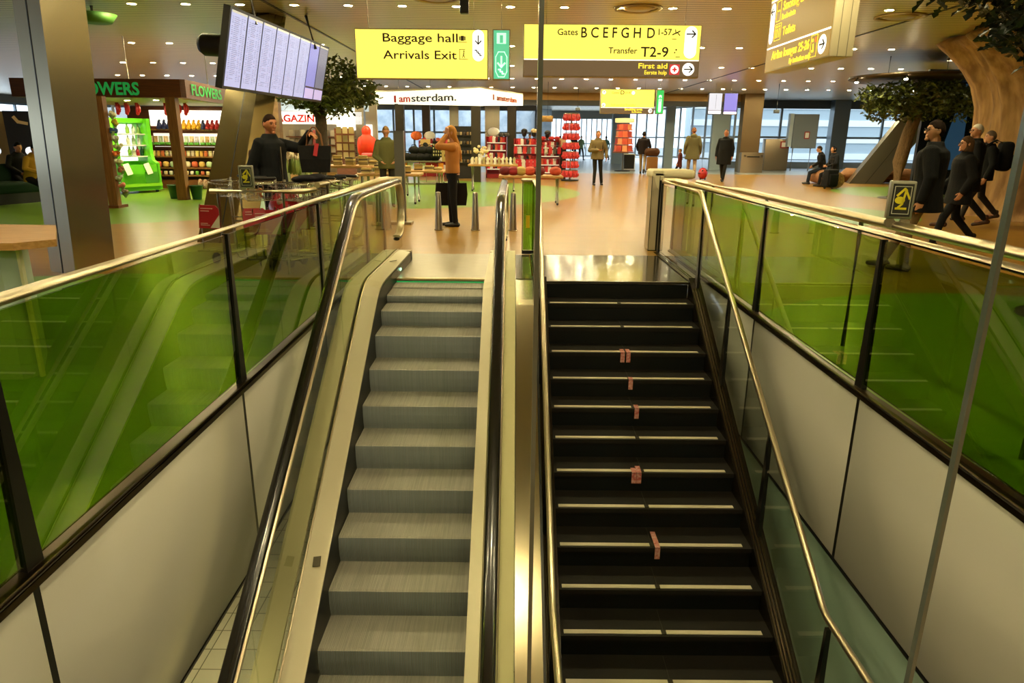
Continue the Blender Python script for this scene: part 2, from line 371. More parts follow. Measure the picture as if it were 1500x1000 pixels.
# ------------------------------------------------------------ ceiling lamps
def lamp_proto():
    t = thing('downlight', 'x', 'ceiling light', (0, 0, ZC), 0, 'recessed ceiling downlights')
    obj('trim_ring', MB().lathe([(.07, -.004), (.105, -.006), (.105, 0), (.07, 0)], n=20, closed=True), mat('lamp trim', '#cfc6b4', .35, .5), t)
    obj('diffuser', MB().lathe([(.001, -.003), (.072, -.003), (.072, .0), (.001, .0)], n=16), LEDW, t)
    return t
lamp = lamp_proto(); LF = family(lamp); first = True
for row, (y, lab) in enumerate(((-7.5, ''), (-2.5, ''), (3.0, ''), (8.3, ''), (13.4, 'in the row nearest the big yellow signs'), (18.8, 'in the second row beyond the yellow signs'), (23.7, 'in the third row beyond the yellow signs'), (28.6, 'in the fourth row, above the glowing white kiosk'), (33.4, 'in the farthest row, by the bronze bulkhead'))):
    half = 6 if row < 4 else 7 + (row - 4) * 3
    for k in range(-half, half + 1):
        x = -.08 + .965 * k
        if row < 4 and k % 2: continue
        if row < 4: lab = 'overhead, near the glass screen'  # nearer rows are out of view, kept for the light they give
        l = 'small round ceiling downlight ' + lab
        if first: lamp.location = (x, y, ZC); lamp['label'] = l; first = False
        else: dup(lamp, (x, y, ZC), label=l, tree=LF)
# unseen lamps added to light the lower level, same fitting in the soffit
dl = dup(lamp, (-2.6, 3.2, -1.43), label='round downlight set in the soffit under the concourse floor', tree=LF)
dl2 = dup(lamp, (-2.6, 5.6, -1.43), label='round downlight deeper in the soffit under the floor', tree=LF)
t = thing('ceiling_disc', 'round green shade under the ceiling beside the big steel column', 'ceiling light', (-7.62, 13.5, 3.5))
obj('shade', MB().lathe([(.01, 0), (.3, .0), (.40, .14), (.01, .18)], n=28), mat('green shade', '#4a7a30', .5), t); obj('stem', MB().cyl((0, 0, .15), (0, 0, .28), .03), BLACK, t)
VENTM = mat('vent ring', '#b9a57c', .4, .5)
for x, y, r, l in ((-1.3, 12.6, .42, 'round ceiling vent above the baggage hall sign'), (2.2, 13.4, .42, 'round ceiling vent above the gates sign'), (7.2, 14.0, .45, 'round ceiling vent beside the dark foliage'), (-5.6, 17.3, .4, 'round ceiling vent between the steel column and screens')):
    t = thing('ceiling_vent', l, 'vent', (x, y, ZC))
    obj('ring', MB().lathe([(r * .82, -.02), (r, -.03), (r, 0), (r * .82, 0)], n=32, closed=True), VENTM, t)
    obj('cone', MB().lathe([(.001, -.035), (r * .55, -.03), (r * .7, 0), (.001, 0)], n=28), VENTM, t)

# ------------------------------------------------------------ balustrades round the stairwell
DARKF = mat('black fin post', '#0b0b0a', .3)
def fin(X, y, side):
    """black wedge post, wide at the foot, thin under the rail"""
    m = MB(); t = .018
    m.prism([(X - t, y - .045, .0), (X - t, y + .045, .0), (X - t, y + .012, .97), (X - t, y - .012, .97)], (2 * t, 0, 0)); return m
def balustrade(name, label, X, side, ys, rail):
    t = thing(name, label, 'balustrade', (X, 0, 0))
    for a, b in zip(ys[:-1], ys[1:]):
        obj('glass_pane', MB().box((X, (a + b) / 2, .50), (.014, b - a - .06, .93)), GREENG, t, world=True)
    for y in ys: obj('post', fin(X, y, side), DARKF, t, world=True)
    obj('rail', MB().tube(rail, .041, 14), CHROME, t, world=True)
    fr = MB().tube([(X, ys[0] - .6, -.005), (X, ys[-1] + .04, -.005)], .046, 12).box((X, (ys[0] + ys[-1]) / 2 - .3, -.05), (.05, ys[-1] - ys[0] + .7, .03))
    obj('bottom_frame', fr, BRASS, t, world=True)
    return t
balustrade('glass_balustrade', 'long green glass balustrade with steel rail on the escalator side of the well', XL, -1, [.1, 2.2, 4.25, 6.3, 8.35, 9.5],
           [(XL, -.4, 1), (XL, 9.4, 1), (XL + .03, 9.5, 1), (XL + .10, 9.54, 1), (XL + .26, 9.56, 1)])
balustrade('glass_balustrade', 'long green glass balustrade with steel rail on the stair side of the well', XR, 1, [.1, 2.2, 4.25, 6.3, 8.35, 9.9],
           [(XR, -.4, 1), (XR, 9.75, 1), (XR - .03, 9.83, 1), (XR - .1, 9.86, 1), (2.09, 9.86, 1.0)])
# trolley barrier rails outside the balustrades
def signbox(parent):
    pass
t = thing('trolley_barrier', 'second steel rail running just outside the balustrade beside the stairs', 'barrier', (2.62, 6, 0))
obj('rail', MB().tube([(2.52, 9.6, 1.0), (2.62, 8, 1.0), (2.62, -.2, 1.0)], .034, 12), CHROME, t, world=True)
for y in (9.2, 7.2, 5.2, 3.2): obj('post', MB().cyl((2.62, y, 0), (2.62, y, .98), .018), STEEL, t, world=True)
t = thing('trolley_barrier', 'steel tube barrier with two posts in front of the luggage trolleys', 'barrier', (-3.0, 8.05, 0))
obj('rail', MB().tube([(-3.44, 7.92, .95), (-2.50, 7.98, .95), (-2.40, 8.02, .95), (-2.33, 8.2, .96)], .03, 12), CHROME, t, world=True)
for x in (-3.36, -2.62): obj('post', MB().cyl((x, 7.94, 0), (x, 7.94, .94), .018), STEEL, t, world=True)
t = thing('trolley_barrier', 'short straight steel barrier tube beside the balustrade, near the nested trolleys', 'barrier', (-2.31, 9.3, 0))
obj('rail', MB().tube([(-2.34, 8.35, 1.0), (-2.28, 10.2, 1.0)], .036, 12), CHROME, t, world=True)
obj('clamp', MB().cyl((-2.31, 9.3, 1.0), (-2.31, 9.36, 1.0), .043), BLACK, t, world=True)
for y in (8.7, 9.9): obj('post', MB().cyl((-2.31, y, 0), (-2.31, y, .97), .016), STEEL, t, world=True)
PICT = mat('pictogram yellow', '#d8c81a', .5); PICTB = mat('pictogram plate', '#1a1a12', .5); GREYS = mat('grey sign box', '#8d8a78', .4, .5)
def trolley_sign(loc, rz, label):
    t = thing('trolley_sign', label, 'sign', loc, rz)
    obj('box', MB().rbox((0, 0, .125), (.155, .075, .25), .008), GREYS, t)
    obj('plate', MB().box((0, -.039, .125), (.125, .004, .215)), PICTB, t)
    m = MB(); m.stroke([(-.03, .07), (.03, .07)], .014, -.041); m.stroke([(-.024, .07), (.005, .10), (.018, .19), (.045, .135)], .012, -.041)
    m.disc((-.012, .125), .03, .024, -.041); m.stroke([(-.03, .155), (.01, .20), (.02, .19)], .014, -.041)
    obj('pictogram', m, PICT, t)
    fr = MB(); fr.stroke([(-.05, .035), (.05, .035), (.05, .215), (-.05, .215), (-.05, .035)], .004, -.041); obj('plate_border', fr, mat('plate border', '#b9b7a4', .5), t)
    for x in (-.045, .045): obj('clamp', MB().cyl((x, -.012, -.03), (x, .012, -.03), .034), STEEL, t)
    return t
trolley_sign((2.62, 4.72, 1.05), R(-18), 'small grey sign box with yellow trolley symbol on the stair side barrier rail')
trolley_sign((-3.02, 7.95, .985), R(12), 'small grey sign box with yellow trolley symbol before the luggage trolleys')

# the cream newel at the end of the stair side balustrade
t = thing('end_newel', 'cream padded end newel with a dark framed side panel, where the stair railing starts', 'newel', (2.25, 10.15, 0))
obj('cover', MB().rbox((2.27, 10.2, 1.08), (.62, .5, .13), .05, 3), CREAM, t, world=True)
fl = MB(); fl.prism([(1.975, 9.95, 1.13), (2.12, 9.95, 1.13), (2.14, 9.95, .90), (2.08, 9.95, .86), (2.04, 9.95, .90), (1.99, 9.95, 1.05)], (0, .02, 0)); obj('flap', fl, CREAM, t, world=True)
obj('side_panel', MB().box((2.02, 10.1, .53), (.10, .30, 1.04)), mat('newel panel', '#b9a98c', .5), t, world=True)
fr = MB()
for x in (1.966, 2.074): fr.box((x, 9.945, .53), (.008, .008, 1.06))
fr.box((2.02, 9.945, .006), (.11, .008, .012)); fr.box((2.10, 9.97, .5), (.055, .05, 1.0)); obj('panel_frame', fr, BLACK, t, world=True)
obj('back_post', MB().box((2.45, 10.2, .5), (.08, .3, 1.0)), BLACK, t, world=True)

# ------------------------------------------------------------ escalator
NS = .634
def nose(y): return -.515 + (y - 6.03) * NS
def smin(a, b, k): 
    m = min(a, b); return m - k * math.log(math.exp(-(a - m) / k) + math.exp(-(b - m) / k))
ESX0, ESX1 = -1.325, -.30
esc = thing('escalator', 'escalator with grooved grey metal steps, cream side decks and black handrails', 'escalator', (-.81, 7.7, 0))
STEPM = mat('escalator step', '#bcb8aa', .5, .15, c2='#a9a699', scale=2.2, stretch=(40, 1.2, 1))
RISM = mat('escalator riser bluish lit', '#b4c0c6', .5, .15, c2='#a6b2b8', scale=2, stretch=(40, 1, 1))  # bluish light on the risers put into their colour; same metal as treads
def rib_path(m, path, x0, x1, n, depth):
    """grooved sheet: ribs raised out of the path (list of (y, z, ny, nz))"""
    p = (x1 - x0) / n
    for k in range(n):
        a, b = x0 + k * p, x0 + k * p + p * .55
        for xa, xb, h in ((a, b, depth), (b, x0 + (k + 1) * p, 0)):
            A = [(xa, y + ny * h, z + nz * h) for y, z, ny, nz in path]; B = [(xb, y + ny * h, z + nz * h) for y, z, ny, nz in path]
            vs = A + B; q = len(path); m.add(vs, [(i, i + 1, q + i + 1, q + i) for i in range(q - 1)])
            if h:
                A0 = [(xa, y, z) for y, z, ny, nz in path]; m.add(A + A0, [(i, i + 1, q + i + 1, q + i) for i in range(q - 1)])
                B0 = [(xb, y, z) for y, z, ny, nz in path]; m.add(B + B0, [(i, i + 1, q + i + 1, q + i) for i in range(q - 1)])
noses = [(7.42, -.03), (7.07, -.045), (6.72, -.125), (6.37, -.285)] + [(6.03 - .35 * i, -.515 - .222 * i) for i in range(16)]
YEL = mat('comb yellow', '#c9a63a', .4)
for i, (y, z) in enumerate(noses):
    zn = noses[i + 1][1] if i + 1 < len(noses) else z - .222
    yb = noses[i - 1][0] if i else 7.74
    m = MB()
    path = [(yb + .01, z - .006, 0, 1), (y + .015, z - .006, 0, 1), (y, z - .012, -.5, .8)]
    d = z - zn
    if d > .015: path = path + [(y - .001, z - d * .4, -1, 0), (y + .006, z - d * .75, -1, 0), (y + .022, zn - .01, -1, 0)]
    rib_path(m, path, ESX0, ESX1, 82, .006)
    s_ = obj('step', m, STEPM, esc, world=True)
    if d > .015:
        m = MB(); rib_path(m, path[2:], ESX0, ESX1, 82, .008); obj('riser', m, RISM, s_, world=True)
PLATE = mat('landing plate', '#9c937e', .34, .7, c2='#8f8671', scale=4, stretch=(1, 60, 1), rv=.08)
cp = MB(); cp.box(((ESX0 + ESX1) / 2, 8.62, -.008), (ESX1 - ESX0 + .5, 1.76, .02))
obj('floor_plate', cp, PLATE, esc, world=True)
cb = MB(); cb.box(((ESX0 + ESX1) / 2, 7.735, -.001), (ESX1 - ESX0, .075, .02))
for k in range(82):
    x = ESX0 + (k + .78) * (ESX1 - ESX0) / 82; cb.box((x, 7.69, -.003), (.005, .04, .012))
obj('comb', cb, mat('comb plate', '#c9b483', .3, .7), esc, world=True)
obj('comb_lamp', MB().box(((ESX0 + ESX1) / 2, 7.70, -.03), (ESX1 - ESX0, .02, .012)), mat('green step light', '#20a050', .4, emit=(.05, .9, .2), es=.35), esc, world=True)
YS = [1.0 + .16 * k for k in range(int((9.0 - 1.0) / .16) + 1)] + [9.0]
def deckz(y): return smin(nose(y) + .19, .13, .05)
def handz(y): return smin(nose(y) + 1.22, 1.02, .045)
SKIRT = mat('dark skirt', '#2a2824', .35, .4)
def deckstrip(x0, x1, dz0, dz1, name, m, ye=9.0, th=-.03):
    ys = [y for y in YS if y <= ye]
    A = [(x0, y, deckz(y) + dz0) for y in ys]; B = [(x1, y, deckz(y) + dz1) for y in ys]
    return obj(name, MB().strip(A, B, (0, 0, th)), m, esc, world=True)
for s, xs, xg, xo in ((-1, ESX0 - .006, -1.505, -1.68), (1, ESX1 + .006, -.115, .03)):
    ys = [y for y in YS if y <= 9.0]
    obj('skirt_panel', MB().strip([(xs, y, deckz(y) - .5) for y in ys], [(xs, y, deckz(y) - .015) for y in ys], (s * .012, 0, 0)), SKIRT, esc, world=True)
    deckstrip(xs, xg - s * .02, 0, .03, 'inner_deck', DECK, 8.9)
    deckstrip(xg + s * .02, xo, .03, .02, 'outer_deck', mat('outer deck', '#c4bd8c', .5, .2), 8.9)
    obj('deck_end', MB().box(((xs + xo) / 2, 8.94, .06), (abs(xo - xs), .1, .15)), DECK, esc, world=True)
    obj('deck_bead', MB().tube([(xg - s * .018, y, deckz(y) + .036) for y in YS if y <= 8.95], .008, 6), CHROME, esc, world=True)
    # glass infill in three panes
    gy = [1.0] + [1.0 + .1 * k for k in range(1, 83)]
    for a, b in ((1.0, 3.35), (3.36, 5.85), (5.86, 8.1), (8.11, 9.28)):
        q = [a + (b - a) * k / 24 for k in range(25)]
        def top(y): return handz(y) - .03 if y < 9.0 else .66 + .33 * math.sqrt(max(0, 1 - ((y - 9.0) / .29) ** 2))
        def bot(y): return deckz(y) + .01
        obj('glass_pane', MB().strip([(xg - .006, y, bot(y)) for y in q], [(xg - .006, y, max(bot(y) + .01, top(y))) for y in q], (.012, 0, 0)), CLEARG, esc, world=True)
    # handrail: swept oval, wrapping round the newel end
    path = [(y, handz(y)) for y in YS if y <= 9.0] + [(9.0 + .34 * math.sin(R(a)), .66 + .36 * math.cos(R(a))) for a in range(12, 181, 12)] + [(8.85, .30)]
    P = [V((xg, a, b)) for a, b in path]
    def sweep(w, h, off):
        rings = []
        for i, p in enumerate(P):
            d = (P[min(i + 1, len(P) - 1)] - P[max(i - 1, 0)]).normalized(); nrm = V((0, -d.z, d.y))
            rings.append([p + nrm * (off + h * math.sin(2 * math.pi * k / 14)) + V((w * math.copysign(abs(math.cos(2 * math.pi * k / 14)) ** .7, math.cos(2 * math.pi * k / 14)), 0, 0)) for k in range(14)])
        return MB().loft(rings)
    obj('handrail', sweep(.042, .022, .004), RUBBER, esc, world=True)
    obj('handrail_guide', sweep(.052, .016, -.032), CHROME, esc, world=True)
vm = mat('deck sticker', '#6e6754', .6)
obj('speaker_grille', MB().box((-1.40, 4.30, deckz(4.30) + .024), (.055, .075, .006), rot=(math.atan(NS), R(-9), 0)), vm, esc, world=True)
obj('deck_gap', MB().box((-1.42, 8.0, deckz(8.0) + .026), (.11, .03, .004), rot=(0, R(-9), 0)), vm, esc, world=True)
obj('indicator_lamp', MB().box((ESX0 + .002, 8.0, .06), (.006, .06, .022)), mat('green lamp', '#a0ffc0', .4, emit=(.4, 1, .6), es=6), esc, world=True)
# steel cover between escalator and stairs
ys = [y for y in YS if y <= 7.4]
t = thing('divider_cover', 'long brushed steel cover strip between escalator and stairs', 'cover panel', (.12, 7.4, 0))
js = [1.0, 3.3, 5.35, 7.75]
for a, b in zip(js[:-1], js[1:]):
    q = [a + (b - a) * k / 14 for k in range(15)]
    obj('cover_sheet', MB().strip([(.036, y + .004, min(nose(y) + .17, -.0)) for y in q], [(.225, y + .004, min(nose(y) + .17, -.0)) for y in q], (0, 0, -.03)), mat('cover steel', '#b5a98a', .22, 1, rv=.06, scale=5, stretch=(60, 1, 1)), t, world=True)
obj('end_plate', MB().box((.13, 8.6, -.008), (.19, 1.7, .03)), mat('dark glossy plate', '#5a5a3a', .12, .3), t, world=True)
obj('side_skirt', MB().strip([(.225, y, nose(y) - .9) for y in ys], [(.225, y, nose(y) + .165) for y in ys], (.02, 0, 0)), BLACK, t, world=True)
# narrow glass panel closing the gap at the top
t = thing('gap_screen', 'narrow upright glass panel with steel cap between escalator and stair tops', 'glass panel', (.205, 9.55, 0))
obj('pane', MB().box((.215, 9.55, .53), (.15, .012, .94)), glass('glass with green reflection', (.55, .80, .22), .05, body='#6f9a20', bodyf=.35), t, world=True)  # green reflection on the pane painted in as tint and body colour
fr = MB()
for x in (.13, .30): fr.box((x, 9.55, .52), (.012, .03, .96))
fr.box((.215, 9.55, .03), (.18, .03, .05)); obj('frame', fr, BLACK, t, world=True)
obj('steel_cap', MB().rbox((.215, 9.55, 1.01), (.21, .07, .04), .012), CHROME, t, world=True)
obj('sticker', MB().box((.205, 9.54, .45), (.05, .006, .17)), mat('yellow sticker', '#d9b50c', .5), t, world=True)

# ------------------------------------------------------------ stairs
STONE = mat('dark granite', '#1a1814', .5, c2='#201e1a', scale=60, spec=.22)
RISER = mat('riser stone', '#0c1110', .45, spec=.25)
LAND = mat('landing stone', '#3a3126', .14, c2='#2e2820', scale=4, coat=.4)
st = thing('staircase', 'dark stone staircase with pale nosing strips beside the escalator', 'staircase', (1.2, 7.65, 0))
SX0, SX1 = .385, 2.0; SG, SR = .30, .1875
obj('landing', MB().box(((.24 + 2.12) / 2, 8.575, -.012), (1.88, 1.85, .025)), LAND, st, world=True)
STRIP = mat('nosing strip', '#d6ccb0', .5); JOINTM = mat('joint clip', '#3a352b', .4, .6)
obj('landing_edge', MB().box(((SX0 + SX1) / 2, 7.66, .002), (SX1 - SX0, .03, .006)), mat('edge profile', '#8f866e', .3, .8), st, world=True)
for i in range(14):
    y, z = 7.65 - SG * i, -SR * i
    m = MB(); m.box(((SX0 + SX1) / 2, y + .16, z - .02 if i else -.045), (SX1 - SX0, .32, .04))
    if i: obj('tread', m, STONE, st, world=True)
    r = MB(); r.box(((SX0 + SX1) / 2, y + .03, z - .115), (SX1 - SX0 - .004, .02, .16)); obj('riser', r, RISER, st, world=True)
    if i:
        for a, b in ((SX0 + .03, 1.16), (1.20, SX1 - .07)):
            obj('nosing_strip', MB().box(((a + b) / 2, y + .045, z + .002), (b - a, .042, .006)), STRIP, st, world=True)
        obj('strip_joint', MB().box((1.18, y + .045, z + .002), (.036, .05, .007)), JOINTM, st, world=True)
        obj('tread_joint', MB().box((1.18, y + .19, z + .0005), (.004, .24, .002)), JOINTM, st, world=True)
obj('lower_landing', MB().box((1.2, 2.5, -2.46 - SR), (1.7, 2.4, .04)), STONE, st, world=True)
STR = mat('stringer', '#2b251c', .25, .7)
for x0, x1 in ((.25, .385), (2.0, 2.12)):
    q = [7.66 - .2 * k for k in range(22)]
    def sl(y): return (y - 7.65) * SR / SG
    obj('stringer', MB().strip([(x0, y, sl(y) - .45) for y in q], [(x0, y, sl(y) + .045) for y in q], (x1 - x0, 0, 0)), STR, st, world=True)
    for off in (.02, .045, .075): obj('stringer_bead', MB().tube([(x0 + off, 9.75, .012), (x0 + off, 7.66, .012)] + [(x0 + off, y, sl(y) + .05) for y in q[1:]], .008, 6), BRASS, st, world=True)
TAPE = mat('hazard tape', '#c05a50', .6, c2='#d9a79a', scale=45)
for k, (i, x, L) in enumerate(((3, 1.145, .12), (3, 1.205, .12), (4, 1.19, .07), (5, 1.21, .09), (7, 1.105, .09), (7, 1.15, .13), (9, 1.22, .24))):
    y, z = 7.65 - SG * i, -SR * i; m = MB(); m.box((x, y + L / 2 - .005, z + .007), (.042, L, .003)); m.box((x, y - .004, z - .05), (.042, .004, .1)); obj('tape', m, TAPE, st, world=True)
def stair_rail(X, name, label, xend, glassm):
    t = thing(name, label, 'railing', (X, 7.7, 0))
    zt = .99; y0 = 7.71; sl = SR / SG
    pts = [(X, 9.7, 1.0), (X, 7.78, 1.0), (X, 7.68, .97)]
    pts += [(X, y, .985 - (7.72 - y) * .62) for y in (7.6, 6.5, 5.2, 4.0)] + [(X, 3.86, -1.41), (X, 3.78, -1.435), (X, 2.4, -1.44)]
    obj('handrail', MB().tube(pts, .024, 12), CHROME, t, world=True)
    fy = [9.75, 7.56, 6.39, 5.05, 3.75]
    for a, b in zip(fy[:-1], fy[1:]):
        def bt(y): return .03 if y > 7.65 else (y - 7.65) * sl + .06
        def tp(y): return .95 if y > 7.7 else .955 - (7.72 - y) * .62
        q = [a + (b - a) * k / 8 for k in range(9)]
        obj('glass_pane', MB().strip([(X - .006, y, bt(y)) for y in q], [(X - .006, y, tp(y)) for y in q], (.012, 0, 0)), glassm, t, world=True)
    for y in fy:
        z0 = .0 if y > 7.65 else (y - 7.65) * sl + .02; z1 = .97 if y > 7.7 else .97 - (7.72 - y) * .62
        obj('post', MB().prism([(X - .016, y - .05, z0), (X - .016, y + .05, z0), (X - .016, y + .014, z1), (X - .016, y - .014, z1)], (.032, 0, 0)), DARKF, t, world=True)
    return t
stair_rail(2.075, 'stair_railing', 'clear glass stair railing with steel handrail on the white panel side of the stairs', 0, CLEARG)
stair_rail(.285, 'stair_railing', 'stair railing with steel handrail between the stairs and the escalator', 0, CLEARG)

# clear glass screen standing close to the viewer
t = thing('glass_screen', 'tall clear glass screen with polished edges standing before the stairs', 'glass screen', (.5, 1.3, -1.0))
obj('pane', MB().box((.485, 1.3, 1.4), (.87, .012, 4.78)), glass('screen glass', (.985, .99, .985), .0, fs=.08), t, world=True)
EDGE = mat('glass edge', '#68706c', .2, .3, coat=.5)
for x in (.046, .925): obj('polished_edge', MB().box((x, 1.3, 1.4), (.009, .016, 4.78)), EDGE, t, world=True)
obj('foot_clamp', MB().rbox((.485, 1.3, -.96), (.95, .06, .1), .01), STEEL, t, world=True)

# ------------------------------------------------------------ hanging signs
SY = mat('sign yellow lit', '#e8c800', .4, emit=(1.0, .88, .13), es=1.15)
SB = mat('sign brown lit', '#4a3618', .4, emit=(.20, .125, .06), es=.6)
SB2 = mat('sign brown lit strong', '#7a5a20', .4, emit=(.33, .19, .03), es=.75)
SWH = mat('sign white lit', '#ffffff', .4, emit=(1, 1, .95), es=1.1)
SGR = mat('sign green lit', '#2aa070', .4, emit=(.10, .50, .27), es=1.0)
SGR2 = mat('sign green lit deep', '#1a9a40', .4, emit=(.02, .48, .10), es=1.0)
SPG = mat('sign pale green', '#c0ffe0', .4, emit=(.55, .95, .75), es=1.0)
TXD = mat('sign dark lettering', '#2e2006', .6); TXY = mat('sign yellow lettering', '#e8c800', .5, emit=(1, .80, .06), es=1.0)
SRED = mat('sign red', '#c8303a', .5, emit=(.65, .05, .06), es=.6); CASE = mat('sign case', '#a8987a', .4, .5)
def hang(t, xs, h, top):
    for x in xs: obj('hanger', MB().cyl((x, 0, h), (x, 0, top), .006, n=8), STEEL, t)
def arrow(m, c, a, L, w, y):
    d = V((math.cos(a), math.sin(a))); n = V((-d[1], d[0])); c = V(c); tip = c + d * L / 2
    m.stroke([tuple(c - d * L / 2), tuple(tip - d * w * .4)], w, y)
    m.stroke([tuple(tip - d * L * .38 + n * L * .36), tuple(tip), tuple(tip - d * L * .38 - n * L * .36)], w, y); return m
def case(t, W, H, D, m=CASE): obj('case', MB().rbox((W / 2, 0, H / 2), (W, D, H), .012), m, t)
# baggage hall sign
SYY = 11.3
t = thing('direction_sign', 'lit yellow hanging sign reading Baggage hall and Arrivals Exit', 'sign', (-2.42, SYY, 2.41))
W_, H_ = 2.02, .715; case(t, W_, H_, .16); hang(t, (.2, 1.8), H_, ZC - 2.41)
obj('face', MB().box((W_ / 2, -.082, H_ / 2), (W_ - .03, .006, H_ - .03)), SY, t)
text('Baggage hall', .172, TXD, t, (.41, -.088, .53), bold=.0016, width=1.135)
text('Arrivals Exit', .172, TXD, t, (.425, -.088, .29), bold=.0016, width=1.12)
obj('arrow_field', MB().pill((1.87, .485), .175, .44, -.086), SWH, t)
m = MB(); arrow(m, (1.87, .565), -math.pi / 2, .12, .016, -.091); m.stroke([(1.82, .42), (1.845, .42), (1.845, .395), (1.87, .395), (1.87, .37), (1.895, .37), (1.895, .345), (1.92, .345)], .014, -.091); obj('arrow_and_stairs', m, TXD, t)
m = MB(); m.box((1.63, -.087, .585), (.05, .004, .07)).box((1.592, -.087, .585), (.018, .004, .055)).box((1.668, -.087, .585), (.018, .004, .055)).box((1.63, -.087, .53), (.14, .004, .008)); obj('suitcase_symbol', m, TXD, t)
m = MB(); m.stroke([(1.67, .43), (1.585, .43), (1.585, .29), (1.715, .29)], .008, -.087); m.stroke([(1.63, .315), (1.645, .35), (1.665, .315)], .01, -.087); m.stroke([(1.645, .35), (1.65, .385)], .014, -.087); m.disc((1.652, .404), .011, .011, -.087); obj('exit_symbol', m, TXD, t)
# green exit sign
t = thing('exit_sign', 'tall narrow green lit sign with white door and down arrow symbols', 'sign', (-.335, SYY, 2.41)); case(t, .27, .72, .14); hang(t, (.135,), .72, ZC - 2.41)
obj('face', MB().box((.135, -.072, .36), (.235, .006, .685)), SGR, t)
m = MB(); m.box((.135, -.077, .59), (.14, .004, .15)); m.stroke([(.05, .33), (.05, .12), (.09, .045), (.18, .045), (.22, .12), (.22, .33), (.18, .40), (.09, .40), (.05, .33)], .012, -.077); arrow(m, (.135, .26), -math.pi / 2, .15, .026, -.077)
m.stroke([(.09, .15), (.12, .15), (.12, .12), (.15, .12), (.15, .09), (.18, .09)], .022, -.077); obj('pictogram', m, SPG, t)
m = MB(); m.box((.135, -.081, .58), (.05, .004, .11)); obj('door_symbol', m, SGR, t)
# gates sign
t = thing('direction_sign', 'long lit yellow and brown hanging sign listing Gates, Transfer and First aid', 'sign', (.13, SYY, 2.46)); K = 95.2
W_, H_ = 2.69, .745; case(t, W_, H_, .16); hang(t, (.35, 2.45), H_, ZC - 2.46)
def g(px, py): return ((px - 768) / K, (115 - py) / K)
obj('face_upper', MB().box((W_ / 2, -.082, (H_ + .25) / 2), (W_ - .03, .006, H_ - .265)), SY, t)
obj('face_lower', MB().box((W_ / 2, -.082, .125), (W_ - .03, .006, .215)), SB, t)
obj('divider_line', MB().box((W_ / 2, -.084, .25), (W_ - .03, .008, .014)), SWH, t)
def gt(s, x0, x1, by, size, m_=TXD, bold=.001): text(s, size, m_, t, (g(x0, 0)[0], -.088, g(0, by)[1]), bold=bold, width=(x1 - x0) / K)
gt('Gates', 816.6, 845.8, 58.5, .125); gt('B C E F G H', 850, 935.5, 61.5, .205, bold=.002); gt('D', 944.7, 955.6, 61.5, .205, bold=.002); gt('1-57', 959.7, 978.6, 57.5, .125)
gt('Transfer', 891, 932.8, 82.5, .125); gt('T2-9', 937.8, 977.6, 86.5, .20, bold=.002); gt('First aid', 935, 977, 102.2, .105, TXY, .002); gt('Eerste hulp', 944.5, 977, 110.3, .082, TXY, .0012)
obj('arrow_field', MB().pill((2.53, .505), .185, .45, -.086), SWH, t); obj('arrow_field', MB().disc((2.525, .125), .092, .092, -.086), SWH, t)
m = MB(); arrow(m, (2.53, .62), 0, .13, .017, -.091); arrow(m, (2.525, .125), 0, .12, .016, -.091); obj('arrows', m, TXD, t)
obj('first_aid_field', MB().box((2.315, -.087, .12), (.155, .006, .15)), SRED, t)
m = MB(); m.disc((2.315, .12), .062, .062, -.09); obj('first_aid_disc', m, SWH, t)
m = MB(); m.box((2.315, -.096, .12), (.07, .004, .024)).box((2.315, -.096, .12), (.024, .004, .07)); obj('first_aid_cross', m, SRED, t)
m = MB(); m.stroke([(2.25, .61), (2.36, .66)], .016, -.087); m.stroke([(2.30, .625), (2.29, .68)], .012, -.087); m.stroke([(2.32, .64), (2.36, .60)], .012, -.087); m.box((2.28, -.087, .55), (.07, .004, .008)).box((2.35, -.087, .30), (.07, .004, .008)); m.disc((2.32, .40), .012, .012, -.087); m.disc((2.30, .36), .01, .01, -.087); obj('plane_symbol', m, TXD, t)
# the farther signs
t = thing('direction_sign', 'smaller far yellow sign with brown lower strip, below the gates sign', 'sign', (2.61, 22, 2.30)); case(t, 1.64, .70, .16); hang(t, (.3, 1.35), .70, ZC - 2.30)
obj('face_upper', MB().box((.82, -.083, .44), (1.6, .006, .50)), SY, t); obj('face_lower', MB().box((.82, -.083, .09), (1.6, .006, .15)), SB, t)
obj('divider_line', MB().box((.82, -.085, .175), (1.6, .006, .016)), SWH, t)
m = MB(); m.disc((.1, .61), .055, .055, -.087); m.disc((.1, .25), .055, .055, -.087); m.disc((1.52, .09), .06, .06, -.087); m.disc((.98, .60), .05, .05, -.087); obj('arrow_field', m, SWH, t)
m = MB(); arrow(m, (.1, .61), math.pi / 2, .07, .014, -.092); arrow(m, (.1, .25), math.pi * 1.25, .07, .014, -.092); arrow(m, (1.52, .09), 0, .08, .014, -.092); obj('arrows', m, TXD, t)
text('Gates', .10, TXD, t, (.33, -.088, .57), width=.22); text('D', .17, TXD, t, (.59, -.088, .55), bold=.003); text('59-87', .09, TXD, t, (.72, -.088, .57), width=.2)
text('Self-service Transfer', .09, mat('orange lettering', '#b8860a', .6), t, (.32, -.088, .22), width=.75); text('Smoking area', .09, TXY, t, (.74, -.088, .10), width=.54, bold=.003); text('Rookruimte', .06, TXY, t, (.96, -.088, .035), width=.3, bold=.002)
t = thing('exit_sign', 'small tall green lit sign beside the farther yellow sign', 'sign', (4.30, 22, 2.30)); case(t, .23, .70, .12); hang(t, (.115,), .70, ZC - 2.30)
obj('face', MB().box((.115, -.062, .35), (.20, .006, .66)), SGR2, t)
m = MB(); m.pill((.115, .30), .09, .5, -.066); obj('pictogram', m, SPG, t)
